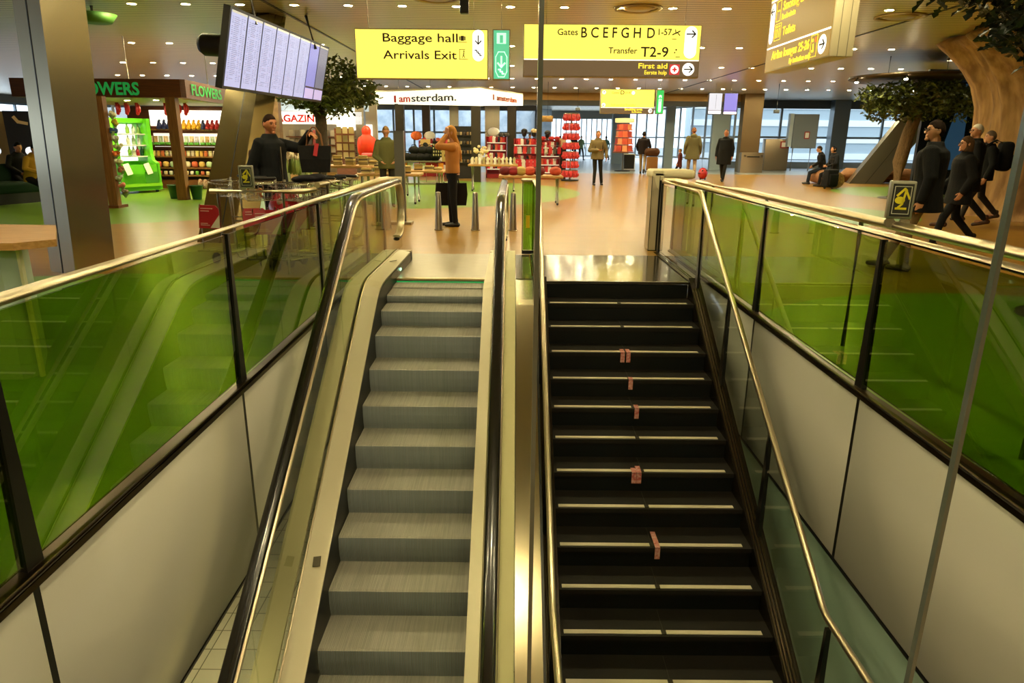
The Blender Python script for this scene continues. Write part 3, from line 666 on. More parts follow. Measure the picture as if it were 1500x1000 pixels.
m = MB(); arrow(m, (.115, .42), math.pi / 2, .12, .02, -.072); obj('arrow', m, SGR2, t)
# the sign seen from its end, hung parallel to the well
t = thing('direction_sign', 'big brown lit sign for Smoking area, Toilets and Airline lounges, seen at a slant', 'sign', (4.0, 10.18, 2.545), R(-90))
obj('case', MB().rbox((0, 0, .575), (2.26, .29, 1.15), .01), mat('sign case cream', '#cfc2a0', .4, .3), t)
for y in (-.05, .06): obj('case_seam', MB().box((1.131, y, .575), (.004, .008, 1.14)), mat('seam', '#7d745c', .6), t)
hang(t, (-.9, .9), 1.15, ZC - 2.545)
obj('face_lower', MB().box((0, -.147, .50), (2.22, .006, .96)), SB2, t); obj('face_upper', MB().box((0, -.147, 1.07), (2.22, .006, .14)), SY, t)
for z in (.335, .985): obj('divider_line', MB().box((0, -.149, z), (2.2, .008, .022)), SWH, t)
obj('arrow_field', MB().pill((-.98, .675), .17, .56, -.151), SWH, t); obj('arrow_field', MB().disc((.90, .17), .115, .115, -.151), SWH, t); obj('arrow_field', MB().disc((-.98, 1.07), .06, .06, -.151), SWH, t)
m = MB(); arrow(m, (-.98, .84), math.pi, .13, .018, -.156); arrow(m, (.90, .17), 0, .14, .02, -.156); arrow(m, (-.98, 1.07), math.pi, .08, .014, -.156); obj('arrows', m, TXD, t)
text('Smoking area', .17, TXY, t, (-.60, -.153, .80), width=.92, bold=.003); text('Rookruimte', .11, TXY, t, (-.62, -.153, .68), width=.5, bold=.002)
text('Toilets', .16, TXY, t, (-.52, -.153, .46), width=.46, bold=.003)
text('Airline lounges 25-26', .165, TXY, t, (-.86, -.153, .165), width=1.36, bold=.003); text('By invitation only', .10, TXY, t, (-.15, -.153, .045), width=.72, bold=.002)
m = MB(); m.stroke([(-.84, .68), (-.68, .68), (-.68, .95), (-.84, .95), (-.84, .68)], .01, -.151); m.stroke([(-.80, .82), (-.72, .82)], .02, -.151); m.stroke([(-.84, .42), (-.60, .42), (-.60, .64), (-.84, .64), (-.84, .42)], .008, -.151)
for x in (-.79, -.73, -.66): m.stroke([(x, .46), (x, .57)], .025, -.151); m.disc((x, .605), .018, .018, -.151)
m.stroke([(.55, .05), (.74, .05), (.74, .31), (.55, .31), (.55, .05)], .008, -.151); m.stroke([(.60, .12), (.64, .12), (.62, .2)], .03, -.151); m.disc((.60, .25), .022, .022, -.151); obj('symbols', m, TXY, t)
obj('clock_symbol', MB().disc((.69, .25), .035, .035, -.151), mat('orange symbol', '#d06a10', .5, emit=(.6, .2, .02), es=.6), t)
# two flight screens by the bronze column
for x, l, c, es in ((8.04, 'pale flight screen hanging before the bronze bulkhead', (.86, .84, .90), 1.0), (8.68, 'violet flight screen beside the pale one before the bulkhead', (.36, .30, .92), .9)):
    t = thing('flight_screen', l, 'screen', (x, 30, 2.58)); obj('frame', MB().box((.275, 0, .42), (.57, .09, .86)), BLACK, t); hang(t, (.27,), .85, ZC - 2.58)
    obj('display', MB().box((.275, -.047, .42), (.53, .006, .81)), mat('display %.2f' % x, '#222222', .3, emit=c, es=es), t)
    m = MB(); m.box((.275, -.051, .155), (.53, .004, .02)); 
    if x < 8.5: m.box((.3, -.051, .5), (.008, .004, .55))
    obj('display_line', m, mat('display line', '#5a4a6a', .4), t)
    obj('display_band', MB().box((.275, -.051, .06 if x > 8.5 else .09), (.53, .004, .09)), mat('display pink', '#ddd', .4, emit=(.85, .72, .9), es=.9), t)
# ceiling projector and camera boxes
for loc, d, l in (((.72, 9.4, 3.66), (.2, .3, .28), 'dark box fixed under the ceiling above the gates sign'), ((4.28, 20.8, 3.52), (.16, .16, .56), 'dark box under the ceiling above the far green sign'), ((-.8, 11.9, 3.62), (.14, .14, .36), 'small dark box under the ceiling behind the baggage sign top')):
    tag(obj('ceiling_box', MB().rbox((0, 0, 0), d, .02), BLACK, loc=loc), l, 'box')
for x, y, z, l in ((3.0, 34, 2.9, 'small grey hanging lamp before the far bulkhead'), (10.9, 30, 2.72, 'small grey hanging box by the bright windows')):
    t = thing('hanging_fixture', l, 'fixture', (x, y, z)); obj('body', MB().rbox((0, 0, 0), (.22, .15, .14), .02), DGREY, t); obj('cord', MB().cyl((0, 0, .07), (0, 0, ZC - z), .015, n=6), BLACK, t)
t = thing('notice_board', 'small brown board hanging left of the red keychain tower', 'board', (1.4, 30, 2.35)); obj('board', MB().rbox((0, 0, 0), (.46, .05, .24), .01), BRN, t); obj('cord', MB().cyl((0, 0, .12), (0, 0, ZC - 2.35), .01, n=6), BLACK, t)
# ------------------------------------------------------------ departures board
a0, a1, b0 = V((-4.24, 10.6, 2.24)), V((-4.14, 15.5, 2.28)), V((-4.0, 10.6, 3.28))
U = (a1 - a0).normalized(); Vv = (b0 - a0); Vv = (Vv - U * Vv.dot(U)).normalized(); Nn = U.cross(Vv)
t = thing('departures_board', 'long tilted ceiling board of eight tall lavender flight screens', 'screen board', (-4.2, 13, 3.5))
def bp(u, v, n=0): return a0 + U * u + Vv * v + Nn * n
def slab(m, u0, u1, v0, v1, n0, n1): return m.prism([bp(u0, v0, n0), bp(u1, v0, n0), bp(u1, v1, n0), bp(u0, v1, n0)], Nn * (n1 - n0))
obj('casing', slab(MB(), -.03, 4.95, -.03, 1.10, -.10, 0), BLACK, t, world=True)
sc1 = mat('flight display', '#202030', .25, emit=(.60, .60, .86), es=.95); sc2 = mat('flight display sky', '#202030', .25, emit=(.40, .38, .82), es=.85); sc3 = mat('flight display dusk', '#202020', .25, emit=(.34, .32, .40), es=.7)
LINE = mat('flight rows', '#7c80ac', .5, emit=(.30, .31, .5), es=.7); HEAD = mat('header strip', '#c9c8b0', .4, emit=(.7, .7, .6), es=.7)
for k in range(8):
    u0, u1 = .025 + k * .615, .575 + k * .615
    s_ = obj('screen', slab(MB(), u0, u1, .015, 1.06, .0, .008), (sc1, sc1, sc1, sc1, sc1, sc1, sc2, sc3)[k], t, world=True)
    m = MB()
    if k < 6:
        for r_ in range(34):
            v = .10 + r_ * .0265
            for p, q in ((.03, .09), (.11, .32), (.35, .41), (.44, .52)):
                if random.random() < .9: slab(m, u0 + p, u0 + p + (q - p) * random.uniform(.6, 1), v, v + .009, .008, .0095)
        obj('timetable_rows', m, LINE, s_, world=True)
    else:
        slab(m, u0, u1, .22, .25, .008, .0095); obj('skyline', m, mat('skyline', '#4a3f5a', .5), s_, world=True)
        obj('lower_band', slab(MB(), u0, u1, .02, .21, .008, .0092), mat('lavender band', '#998ac8', .4, emit=(.55, .48, .80), es=.8), s_, world=True)
    obj('header', slab(MB(), u0, u1, 1.03, 1.06, .008, .0095), HEAD, s_, world=True)
obj('support_tube', MB().cap((-5.15, 12.45, 3.02), (-4.42, 12.45, 2.98), .19, n=20), mat('black duct', '#0a0908', .6), t, world=True)
for v in (11.5, 14.5): obj('hanger', MB().cyl((-4.02 + (v - 10.6) * .03, v, 3.2), (-4.05, v, ZC), .03), BLACK, t, world=True)
# ------------------------------------------------------------ steel clad columns near the well
def column(name, quad, dz, top, joints=(), cm=None):
    m = MB(); A = [V((x, y, 0)) for x, y in quad]; B = [p + V((dz[0], dz[1], top)) for p in A]
    m.add(A + B, [(0, 1, 2, 3), (4, 5, 6, 7)] + [(i, (i + 1) % 4, 4 + (i + 1) % 4, 4 + i) for i in range(4)])
    o = struct(name, m, cm or STEELD)
    for i, f in joints:
        a = A[i].lerp(A[(i + 1) % 4], f); b = B[i].lerp(B[(i + 1) % 4], f); d = (A[(i + 1) % 4] - A[i]).normalized(); n = V((d.y, -d.x, 0))
        obj('joint', MB().prism([a - d * .008 + n * .004, a + d * .008 + n * .004, b + d * .008 + n * .004, b - d * .008 + n * .004], n * -.012), BLACK, o)
    return o
column('column_4', [(-5.47, 8.0), (-5.04, 7.78), (-4.84, 8.25), (-5.27, 8.47)], (.16, 0), 3.8, [(0, .5)])
column('column_5', [(-4.80, 10.4), (-4.22, 10.32), (-4.05, 10.8), (-4.6, 10.9)], (-.45, 3.9), 3.8, [(0, .62)], GOLDS)
column('column_6', [(12.9, 27.0), (14.0, 26.7), (14.2, 27.4), (13.1, 27.7)], (2.6, 0), 3.8, [(0, .5)], mat('grey brown steel', '#857c68', .3, .85))
# ------------------------------------------------------------ trees
def leafmesh(centers, n, L, seed):
    rd = random.Random(seed); m = MB()
    tot = sum(c[3] ** 2 for c in centers)
    for cx, cy, cz, r, sq in centers:
        for _ in range(int(n * r * r / tot)):
            d = V((rd.gauss(0, 1), rd.gauss(0, 1), rd.gauss(0, 1))).normalized(); q = r * rd.uniform(.55, 1.05)
            p = V((cx + d.x * q, cy + d.y * q, cz + d.z * q * sq)); E = Euler((rd.uniform(-.9, .9), rd.uniform(-.9, .9), rd.uniform(0, 6.28))).to_matrix(); l = L * rd.uniform(.7, 1.2); h = l * .28
            prof = [(0, 0), (.18, .35), (.30, .22), (.48, .95), (.60, .5), (.80, .8), (1, .0)]
            vs = [(x * l, w * h, .12 * l * abs(w)) for x, w in prof] + [(x * l, -w * h, .12 * l * abs(w)) for x, w in prof[-2:0:-1]]
            k = len(prof); mid = [(x * l, 0, -.02 * l) for x, w in prof[1:-1]]; allv = vs + mid; fs = []
            N = len(vs)
            fs.append(tuple(range(N)))
            m.add([E @ V(v) + p for v in vs], fs)
    return m
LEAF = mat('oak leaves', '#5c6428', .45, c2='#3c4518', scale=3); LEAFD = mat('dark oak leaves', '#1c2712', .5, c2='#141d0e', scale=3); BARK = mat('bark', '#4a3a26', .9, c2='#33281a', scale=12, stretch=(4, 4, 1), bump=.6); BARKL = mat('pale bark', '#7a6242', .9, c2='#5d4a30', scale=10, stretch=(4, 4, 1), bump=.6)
def tree(label, loc, trunk, r0, r1, branches, centers, n, L, seed, bark, leaf):
    t = thing('indoor_tree', label, 'tree', loc)
    k = len(trunk); obj('trunk', MB().tube(trunk, [r0 + (r1 - r0) * i / (k - 1) for i in range(k)], 14), bark, t)
    m = MB()
    for b in branches: m.tube(b, [.05, .035, .015][:len(b)], 7)
    obj('branches', m, bark, t)
    f_ = obj('foliage', leafmesh(centers, n, L, seed), leaf, t); f_['kind'] = 'stuff'
    obj('base_plate', MB().cyl((trunk[0][0], trunk[0][1], 0), (trunk[0][0], trunk[0][1], .03), r0 * 2.2), BLACK, t)
    return t
tree('artificial oak tree with dark trunk behind the departures board', (-4.62, 17, 0), [(0, 0, 0), (.02, 0, 1), (.06, 0, 1.9), (0, 0, 2.6)], .17, .11, [[(0, 0, 2.2), (.7, .1, 2.6), (1.3, .1, 2.5)], [(0, 0, 2.2), (-.5, .2, 2.6), (-.8, 0, 2.5)], [(0, 0, 2.4), (.2, -.5, 2.8), (.3, -.9, 2.8)]],
     [(.45, 0, 2.95, .55, .6), (.90, .1, 2.62, .52, .65), (.0, -.1, 2.45, .62, .62), (-.55, .1, 2.55, .55, .6), (.5, -.4, 2.45, .55, .6), (1.1, 0, 2.42, .3, .6), (.25, .3, 2.3, .6, .5)], 3000, .16, 3, BARK, LEAF)
tree('artificial tree with pale leaning trunk behind the tall man in a dark coat', (10.9, 20, 0), [(0, 0, 0), (.0, 0, 1), (.12, 0, 1.8), (.35, 0, 2.6)], .20, .15, [[(.3, 0, 2.2), (-.5, -.2, 2.5), (-1.2, -.2, 2.45)], [(.3, 0, 2.3), (1.0, 0, 2.7), (1.6, 0, 2.6)], [(.3, 0, 2.3), (.3, -.6, 2.7), (.2, -1, 2.7)]],
     [(-1.0, -.1, 2.72, .5, .6), (-.4, -.2, 2.75, .65, .55), (.2, -.3, 2.72, .72, .6), (.9, -.1, 2.72, .75, .65), (1.5, 0, 2.6, .65, .7), (-.9, -.3, 2.35, .45, .55), (.1, 0, 2.4, .6, .5)], 3600, .17, 5, BARKL, LEAF)
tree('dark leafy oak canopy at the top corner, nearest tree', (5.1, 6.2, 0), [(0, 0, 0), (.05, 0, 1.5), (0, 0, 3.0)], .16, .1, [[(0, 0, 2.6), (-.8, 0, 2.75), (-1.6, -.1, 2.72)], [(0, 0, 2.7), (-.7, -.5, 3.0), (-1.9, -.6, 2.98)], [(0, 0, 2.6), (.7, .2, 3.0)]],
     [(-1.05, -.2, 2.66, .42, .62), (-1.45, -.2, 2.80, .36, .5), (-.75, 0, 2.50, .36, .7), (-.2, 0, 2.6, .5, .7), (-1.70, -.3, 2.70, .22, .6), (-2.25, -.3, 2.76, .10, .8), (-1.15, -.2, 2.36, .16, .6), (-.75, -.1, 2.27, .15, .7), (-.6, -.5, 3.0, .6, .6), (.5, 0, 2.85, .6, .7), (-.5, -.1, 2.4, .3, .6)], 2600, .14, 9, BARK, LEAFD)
# the huge tree trunk sculpture
def ridg(u, z):
    a = 2 * math.pi * u; return 1 + .05 * math.sin(a * 5 + z * .5 + .8) + .035 * math.sin(a * 9 - z * .8) + .022 * math.sin(a * 23 + z)
mb = MB().lathe([(1.95, 0), (1.78, .3), (1.66, .8), (1.62, 1.3), (1.68, 1.8), (1.72, 2.3), (1.88, 2.75), (2.12, 3.1), (2.45, 3.45), (2.7, 3.65), (2.5, 3.78)], n=110, fn=ridg)
tag(obj('tree_sculpture', mb, mat('pale sculpted bark', '#a98250', .85, c2='#7d5a32', scale=2.2, stretch=(2.5, 2.5, .7), bump=.7), loc=(11.95, 15.3, 0)), 'giant pale brown tree trunk sculpture flaring out to the ceiling', 'sculpture')
# dark wall behind it with the rippled screen
t = thing('display_wall', 'dark wall with a rippled metal screen and blue lit cone', 'wall panel', (14.3, 21.5, 0))
obj('panel', MB().box((0, .1, 1.8), (4.2, .12, 3.6)), mat('dark blue wall', '#141a26', .4), t)
m = MB()
for k in range(60): m.box((-.9, .02, .75 + k * .045), (2.0, .03, .02), rot=(R(25), 0, R(2 * math.sin(k * 1.7))))
obj('rippled_screen', m, mat('ripple', '#2c3a48', .25, .8), t)
m = MB(); m.prism([(-1.5, 0, .75), (-.75, 0, .75), (-.85, 0, 3.2), (-1.0, 0, 3.2)], (0, -.02, 0)); obj('blue_light_cone', m, mat('painted blue light', '#27455f', .4, emit=(.05, .14, .25), es=.25), t)  # cone of blue light on the wall, built as a faintly glowing sheet
m = MB(); m.box((.5, .02, 2.45), (.28, .03, .42)); obj('notice', m, mat('grey notice', '#8a8f96', .5), t)
m = MB(); m.box((.75, .02, 1.85), (.32, .03, .42)); obj('poster', m, mat('teal poster', '#2a5a66', .5), t)
# track lights on a tray above the far tree, and two glowing ceiling tubes
t = thing('light_tray', 'round dark ceiling tray with warm spotlights above the tree by the windows', 'light fitting', (11.1, 20.2, 3.12))
obj('tray', MB().lathe([(.01, .05), (1.55, .05), (1.72, .10), (1.72, .16), (.01, .16)], n=40), mat('tray', '#3a2c1a', .4, .5), t)
SPOT = mat('spot lens', '#fff', .4, emit=(1, .82, .5), es=60)
for x, y in ((-1.7, -.1), (-1.0, -1.3), (.45, -1.6), (1.0, -1.35)):
    s_ = obj('spotlight', MB().cyl((x, y, .0), (x, y - .03, .12), .06, .05), BLACK, t); obj('lens', MB().ell((x, y - .03, -.015), (.05, .05, .025), 10, 6), SPOT, s_)
for x in (-.8, .8): obj('hanger', MB().cyl((x, 0, .16), (x, 0, ZC - 3.12), .012, n=6), BLACK, t)
TUBE = mat('glow tube', '#fff0c8', .4, emit=(1, .85, .5), es=2.2)
for x0, x1, y, l in ((11.2, 14.6, 19.0, 'nearer thin glowing tube under the ceiling beside the sculpture'), (12.1, 14.4, 20.6, 'farther thin glowing tube under the ceiling beside the sculpture')):
    t = thing('ceiling_tube', l, 'ceiling light', (x0, y, ZC - .06)); obj('tube', MB().tube([(0, 0, 0), ((x1 - x0) * .5, .1, 0), (x1 - x0, .35, 0)], .02, 8), TUBE, t)
    for x in (.02, x1 - x0): obj('bracket', MB().box((x, .35 if x > 1 else 0, .03), (.05, .05, .06)), BRN, t)
# ------------------------------------------------------------ far right fittings
GREYP = mat('grey panel', '#77808a', .45)
t = thing('standing_panel', 'tall grey board on two legs with a red edged notice, before the windows', 'panel', (15.6, 38.4, 0)); obj('panel', MB().box((0, 0, 2.05), (1.3, .12, 1.75)), GREYP, t); obj('side_panel', MB().box((-.78, .1, 2.1), (.2, .3, 1.7)), mat('pale side', '#b9c8d2', .4), t)
for x in (-.55, .4): obj('leg', MB().cyl((x, 0, 0), (x, 0, 1.2), .035), STEEL, t)
obj('notice', MB().box((.1, -.065, 1.85), (.28, .012, .38)), mat('notice red', '#a02a24', .5), t); obj('notice_sheet', MB().box((.1, -.073, 1.85), (.19, .012, .27)), mat('notice white', '#e8e6e0', .5), t)
BST = mat('bronze steel', '#9a8a74', .35, .8)
t = thing('steel_cabinet', 'bronze steel cabinet with a red edged notice, beside the grey board', 'cabinet', (14.3, 38.9, 0)); obj('body', MB().rbox((0, 0, .83), (1.3, .5, 1.66), .02), BST, t); obj('notice', MB().box((.38, -.256, 1.35), (.46, .012, .36)), mat('notice red', '#a02a24', .5), t); obj('notice_sheet', MB().box((.38, -.263, 1.35), (.32, .012, .24)), mat('notice white', '#e8e6e0', .5), t)
m = MB(); n_ = 12; A = [(-.55 + 1.1 * k / n_, -.25 - .12 * math.sin(math.pi * k / n_)) for k in range(n_ + 1)]
t = thing('steel_bin', 'curved bronze steel bin standing at the foot of the bronze column', 'bin', (11.9, 35.6, 0))
obj('body', m.prism([(x, y, 0) for x, y in A] + [(.55, .2, 0), (-.55, .2, 0)], (0, 0, .98)), BST, t); obj('slot', MB().box((0, -.375, .78), (.62, .02, .05)), BLACK, t)
for x in (-.42, .42): obj('ring', MB().lathe([(.03, 0), (.05, 0), (.05, .012), (.03, .012)], n=12, closed=True), BLACK, t, loc=(x, -.36, .82)).rotation_euler = (R(90), 0, 0)
LOGM = mat('log bark', '#9a6a40', .8, c2='#7a4e2c', scale=6, stretch=(1, 8, 8), bump=.4); LOGE = mat('log end', '#b58a50', .7, c2='#8a6234', scale=12)
for loc, rz, L, r_, l in (((11.0, 23.95, .28), R(78), 3.4, .27, 'short cut log with pale end, used as a seat by two people'), ((12.8, 28.2, .27), R(-14), 3.4, .27, 'long brown log lying in front of the slanted column')):
    t = thing('log', l, 'log', loc, rz); 
    mm = MB().tube([(.02 + (L - .04) * k / 8, .015 * math.sin(k), 0) for k in range(9)], [r_ * (1 + .03 * math.sin(2.3 * k)) for k in range(9)], 22); obj('bark', mm, LOGM, t)
    for x, s in ((.018, -1), (L - .018, 1)):
        e = obj('end_face', MB().cyl((x, 0, 0), (x + s * .012, 0, 0), r_ * .96, n=22), LOGE, t)
        mm = MB()
        for q in (.25, .5, .75): mm.lathe([(r_ * q, 0), (r_ * q + .012, 0), (r_ * q + .012, .004), (r_ * q, .004)], n=22, closed=True)
        o = obj('growth_ring', mm, LOGM, e, loc=(x + s * .012, 0, 0)); o.rotation_euler = (0, R(90) * s, 0)

# ------------------------------------------------------------ people
def cloth(key, c, c2=None): return mat('cloth ' + key, c, .85, c2=c2 or c, scale=14, bump=.35, spec=.25)
def frame3(lat, n, d): return Matrix((lat, n, d)).transposed()
def hand(m, w, d, n, thumb, curl=.5):
    """palm, four jointed fingers and a thumb leaving the side of the palm"""
    w = V(w); d = V(d).normalized(); n = (V(n) - d * V(n).dot(d)).normalized(); lat = d.cross(n).normalized() * thumb
    m.ell(w + d * .045, (.041, .016, .054), 12, 8, frame3(lat, n, d)); m.cap(w - d * .03, w + d * .02, .028, .026)
    for k, L in enumerate((.070, .078, .072, .056)):
        b = w + d * (.088 - .004 * abs(k - 1)) + lat * (.029 - .0195 * k)
        c1, c2, c3 = .30 * curl, .95 * curl, 1.6 * curl
        p1 = b + (d * math.cos(c1) + n * math.sin(c1)) * L * .45; p2 = p1 + (d * math.cos(c2) + n * math.sin(c2)) * L * .32; p3 = p2 + (d * math.cos(c3) + n * math.sin(c3)) * L * .23
        m.cap(b - d * .02, p1, .0095, .009, 8); m.cap(p1, p2, .009, .0085, 8); m.cap(p2, p3, .0085, .0075, 8)
    b = w + d * .028 + lat * .032; p1 = b + (lat * .55 + d * .75 + n * .25).normalized() * .036; p2 = p1 + (lat * .15 + d * .9 + n * .35).normalized() * .03
    m.cap(b - lat * .012, p1, .0125, .0105, 8); m.cap(p1, p2, .0105, .009, 8)
def headpts(scale=1.0, hl=None):
    rings = []; nu, nv = 26, 18
    for j in range(nv):
        t = math.pi * (j + .35) / (nv - .3) - math.pi / 2; ring = []
        for k in range(nu):
            a = 2 * math.pi * k / nu; x, y, z = math.cos(t) * math.cos(a), math.cos(t) * math.sin(a), math.sin(t)
            px, py, pz = .076 * x, .096 * y, .118 * z
            if z < 0: px *= 1 + .26 * z; py *= 1 + (.10 * z if y < 0 else .30 * z)
            if y > 0: py *= 1.02
            if y < 0:
                for sx in (-1, 1):
                    g = math.exp(-(((px - sx * .031) / .015) ** 2 + ((pz - .012) / .012) ** 2)); py += .011 * g
                    g = math.exp(-(((px - sx * .043) / .018) ** 2 + ((pz + .028) / .018) ** 2)); py -= .004 * g
            s = scale
            if hl is not None: s = scale if z > hl(x, y) else .86
            ring.append(V((px * s, py * s, pz * s)))
        rings.append(ring)
    return rings
def hairline(style):
    def f(x, y):
        b = -.16 - .70 * max(y, 0) + .74 * max(-y, 0) ** .7
        if style == 'bald': b += .35 if y < .3 else .1
        if style == 'thin': b += .06
        if style in ('bob', 'long'): b = .60 * max(-y - .2, 0) / .8 - (.95 if y > -.25 else .05)
        if style == 'hood': b = -1.0 if y > -.45 else .75
        return b
    return f
PC = [0]
WALK = (((.09, -.20, .50), (.09, -.30, .085)), ((-.09, .05, .49), (-.09, .36, .15)))
STAND = (((.10, -.02, .50), (.11, .0, .085)), ((-.10, -.02, .50), (-.11, .02, .085)))
DOWN = (((.26, .03, 1.12), (.27, -.06, .87)), ((-.26, .03, 1.12), (-.27, -.06, .87)))
def person(label, loc, rz, h=1.78, legs=WALK, arms=DOWN, head=(0, 0), top='#15161a', hem=.80, flare=1.0, legs_c='#1c1c22', shoes='#141210', hair=('short', '#2a2018'), skin=None, vox=.012, seat=None, lean=0, glasses=False, collar=True, belly=0, curl=.5, palms=None, bulk=1.0, trim=None, group=None, cat='person', hood=False):
    s = h / 1.75; k = SKIN if skin is None else skin
    t = thing('person', label, cat, loc, rz, group); t.scale = (s, s, s)
    pz = .95 if seat is None else seat; dz = pz - .95; cl, sl = math.cos(lean), math.sin(lean)
    def T(p):
        x, y, z = p; z += dz; q = z - pz
        return V((x, y * cl - q * sl, pz + q * cl + y * sl)) if q > 0 else V((x, y, z))
    def rings(L): return [[T((rx * math.cos(2 * math.pi * i / 20), ry * math.sin(2 * math.pi * i / 20) + yo, z)) for i in range(20)] for z, rx, ry, yo in L]
    b = MB(); b.loft(rings([(.86, .13, .10, 0), (.92, .165, .115, .01), (1.0, .155, .105, 0), (1.09, .138, .098, -.005), (1.2, .152, .105, -.005), (1.31, .17, .112, 0), (1.39, .16, .095, .005), (1.44, .10, .075, .012), (1.46, .06, .06, .012)]))
    b.cap(T((0, .015, 1.42)), T((0, -.005, 1.56)), .056, .054)
    hc = T((0, -.018, 1.63)); HM = (Matrix.Rotation(head[0], 3, 'Z') @ Matrix.Rotation(head[1] - lean * .5, 3, 'X'))
    def hp(p): return HM @ V(p) + hc
    b.loft([[hp(p) for p in r] for r in headpts()])
    b.cap(hp((0, -.092, .018)), hp((0, -.112, -.022)), .0085, .0125, 8); b.ell(hp((0, -.107, -.026)), (.0165, .012, .009), 8, 6)
    b.cap(hp((-.04, -.078, .034)), hp((.04, -.078, .034)), .0105, n=8); b.cap(hp((-.02, -.088, -.053)), hp((.02, -.088, -.053)), .0065, n=8); b.cap(hp((-.016, -.086, -.064)), hp((.016, -.086, -.064)), .007, n=8); b.ell(hp((0, -.075, -.092)), (.030, .026, .020), 10, 7)
    for sx in (-1, 1): b.ell(hp((sx * .076, .008, -.004)), (.011, .021, .031), 8, 7)
    hips = [V((.09, 0, pz - .03)), V((-.09, 0, pz - .03))]; sh = [T((.178, .0, 1.385)), T((-.178, .0, 1.385))]
    for i in (0, 1):
        kn, an = V(legs[i][0]), V(legs[i][1])
        b.cap(hips[i], kn, .082, .054); b.cap(kn, an, .053, .036); b.cap(an + V((0, .03, -.04)), an + V((0, -.13, -.05)), .035, .028)
        el, wr = V(arms[i][0]), V(arms[i][1]); b.cap(sh[i], el, .050, .040); b.cap(el, wr, .040, .027)
        d = (wr - el).normalized(); sx = 1 if i == 0 else -1
        if palms and palms[i]: n, d = V(palms[i][0]), V(palms[i][1])
        else: n = V((-sx, 0, 0)) if abs(d.z) > .5 else V((-sx * .3, 0, 1))
        lt = V(d).normalized().cross((V(n) - V(d).normalized() * V(n).dot(V(d).normalized())).normalized())
        th = 1 if lt.y < 0 else -1
        if abs(lt.y) < .3: th = 1 if lt.z > 0 else -1
        hand(b, wr, d, n, th, curl)
    link('body', remesh(b, vox * .8, 2, 'body'), k, t)
    # clothes
    j = MB(); f = flare; B = bulk
    zs = [(hem, .178 * f * B, .130 * f * B + belly * .4, -belly * .4)] + ([(pz - dz - .02, .178 * (1 + (f - 1) * .6) * B, .128 * B + belly * .7, -belly * .6)] if hem < .92 else [])
    j.loft(rings(zs + [(1.10, .166 * B, .124 * B + belly, -belly * .8), (1.22, .174 * B, .130 * B + belly * .5, -belly * .4), (1.33, .186 * B, .134 * B, 0), (1.40, .19 * B, .122 * B, .004), (1.45, .135, .10, .01), (1.475 + (.04 if collar else 0), .084, .084, .004)]))
    for i in (0, 1):
        el, wr = V(arms[i][0]), V(arms[i][1]); j.cap(sh[i], el, .074 * B, .058 * B); j.cap(el, el.lerp(wr, .94), .057 * B, .045 * B)
    jk = link('jacket', remesh(j, vox * 1.15, 3, 'jacket'), cloth(top, top), t)
    if hood: obj('hood', MB().ell(T((0, .085, 1.45)), (.12, .07, .085), 14, 9), cloth(top, top), jk)
    if trim: obj('zip', MB().tube([T((0.01, -.133 * B - belly * .3 - .004, z)) for z in (hem + .03, 1.1, 1.25, 1.36)] , .006, 6), mat('zip', trim, .4), jk)
    q = MB(); q.loft([[V((rx * math.cos(2 * math.pi * i / 20), ry * math.sin(2 * math.pi * i / 20), z + dz)) for i in range(20)] for z, rx, ry in ((.84, .13, .105), (.90, .172, .122), (.98, .166, .118), (1.04, .15, .11))])
    for i in (0, 1):
        kn, an = V(legs[i][0]), V(legs[i][1]); q.cap(hips[i], kn, .092, .068); q.cap(kn, an + (kn - an).normalized() * .02, .068, .054)
    link('trousers', remesh(q, vox * 1.15, 3, 'trousers'), cloth(legs_c, legs_c), t)
    for i in (0, 1):
        kn, an = V(legs[i][0]), V(legs[i][1]); up = max(0, an.z - .085); g = MB(); g.cap(an + V((0, .045, -.045)), an + V((0, -.06, -.045 - up * .35)), .043, .042, 12); g.cap(an + V((0, -.05, -.047 - up * .35)), an + V((0, -.165, -.052 - up * .75)), .042, .031, 12); g.cap(an + V((0, .01, -.02)), an + V((0, .01, .03)), .045, .05, 12)
        sh_ = link('shoe', remesh(g, .010, 2, 'shoe'), mat('leather ' + shoes, shoes, .45), t)
    if hair[0] != 'none':
        r = headpts(1.055 if hair[0] in ('thin', 'bald') else 1.085, hairline(hair[0])); hm = MB().loft([[hp(p * 1.0) for p in q_] for q_ in r])
        if hair[0] == 'bob':
            hm.loft([[hp(V((.088 * math.cos(a) * w, .03 + .075 * math.sin(a) * w, z))) for a in [2 * math.pi * i / 16 for i in range(16)]] for z, w in ((.06, .9), (0, 1.0), (-.06, 1.02), (-.11, .95), (-.125, .7))])
        if hair[0] == 'long':
            hm.loft([[hp(V((.085 * math.cos(a) * w, yo + .06 * math.sin(a) * w, z))) for a in [2 * math.pi * i / 16 for i in range(16)]] for z, w, yo in ((.08, .7, .02), (0, 1.0, .03), (-.08, 1.0, .04), (-.16, .8, .075), (-.28, .55, .11), (-.42, .42, .12), (-.50, .2, .12))])
        link('hair', remesh(hm, vox, 1, 'hair'), mat('hair ' + hair[1], hair[1], .85, spec=.15, bump=.4, scale=40, stretch=(1, 1, .2)), t)
    if vox <= .0105:
        for sx in (-1, 1): obj('eye', MB().ell(hp((sx * .031, -.079, .010)), (.011, .009, .008), 10, 7), mat('eye', '#1a1512', .2), t)
        eb = MB()
        for sx in (-1, 1): eb.cap(hp((sx * .018, -.092, .032)), hp((sx * .046, -.082, .035)), .0035, n=6)
        obj('eyebrows', eb, mat('brow', '#2a1c12', .8), t)
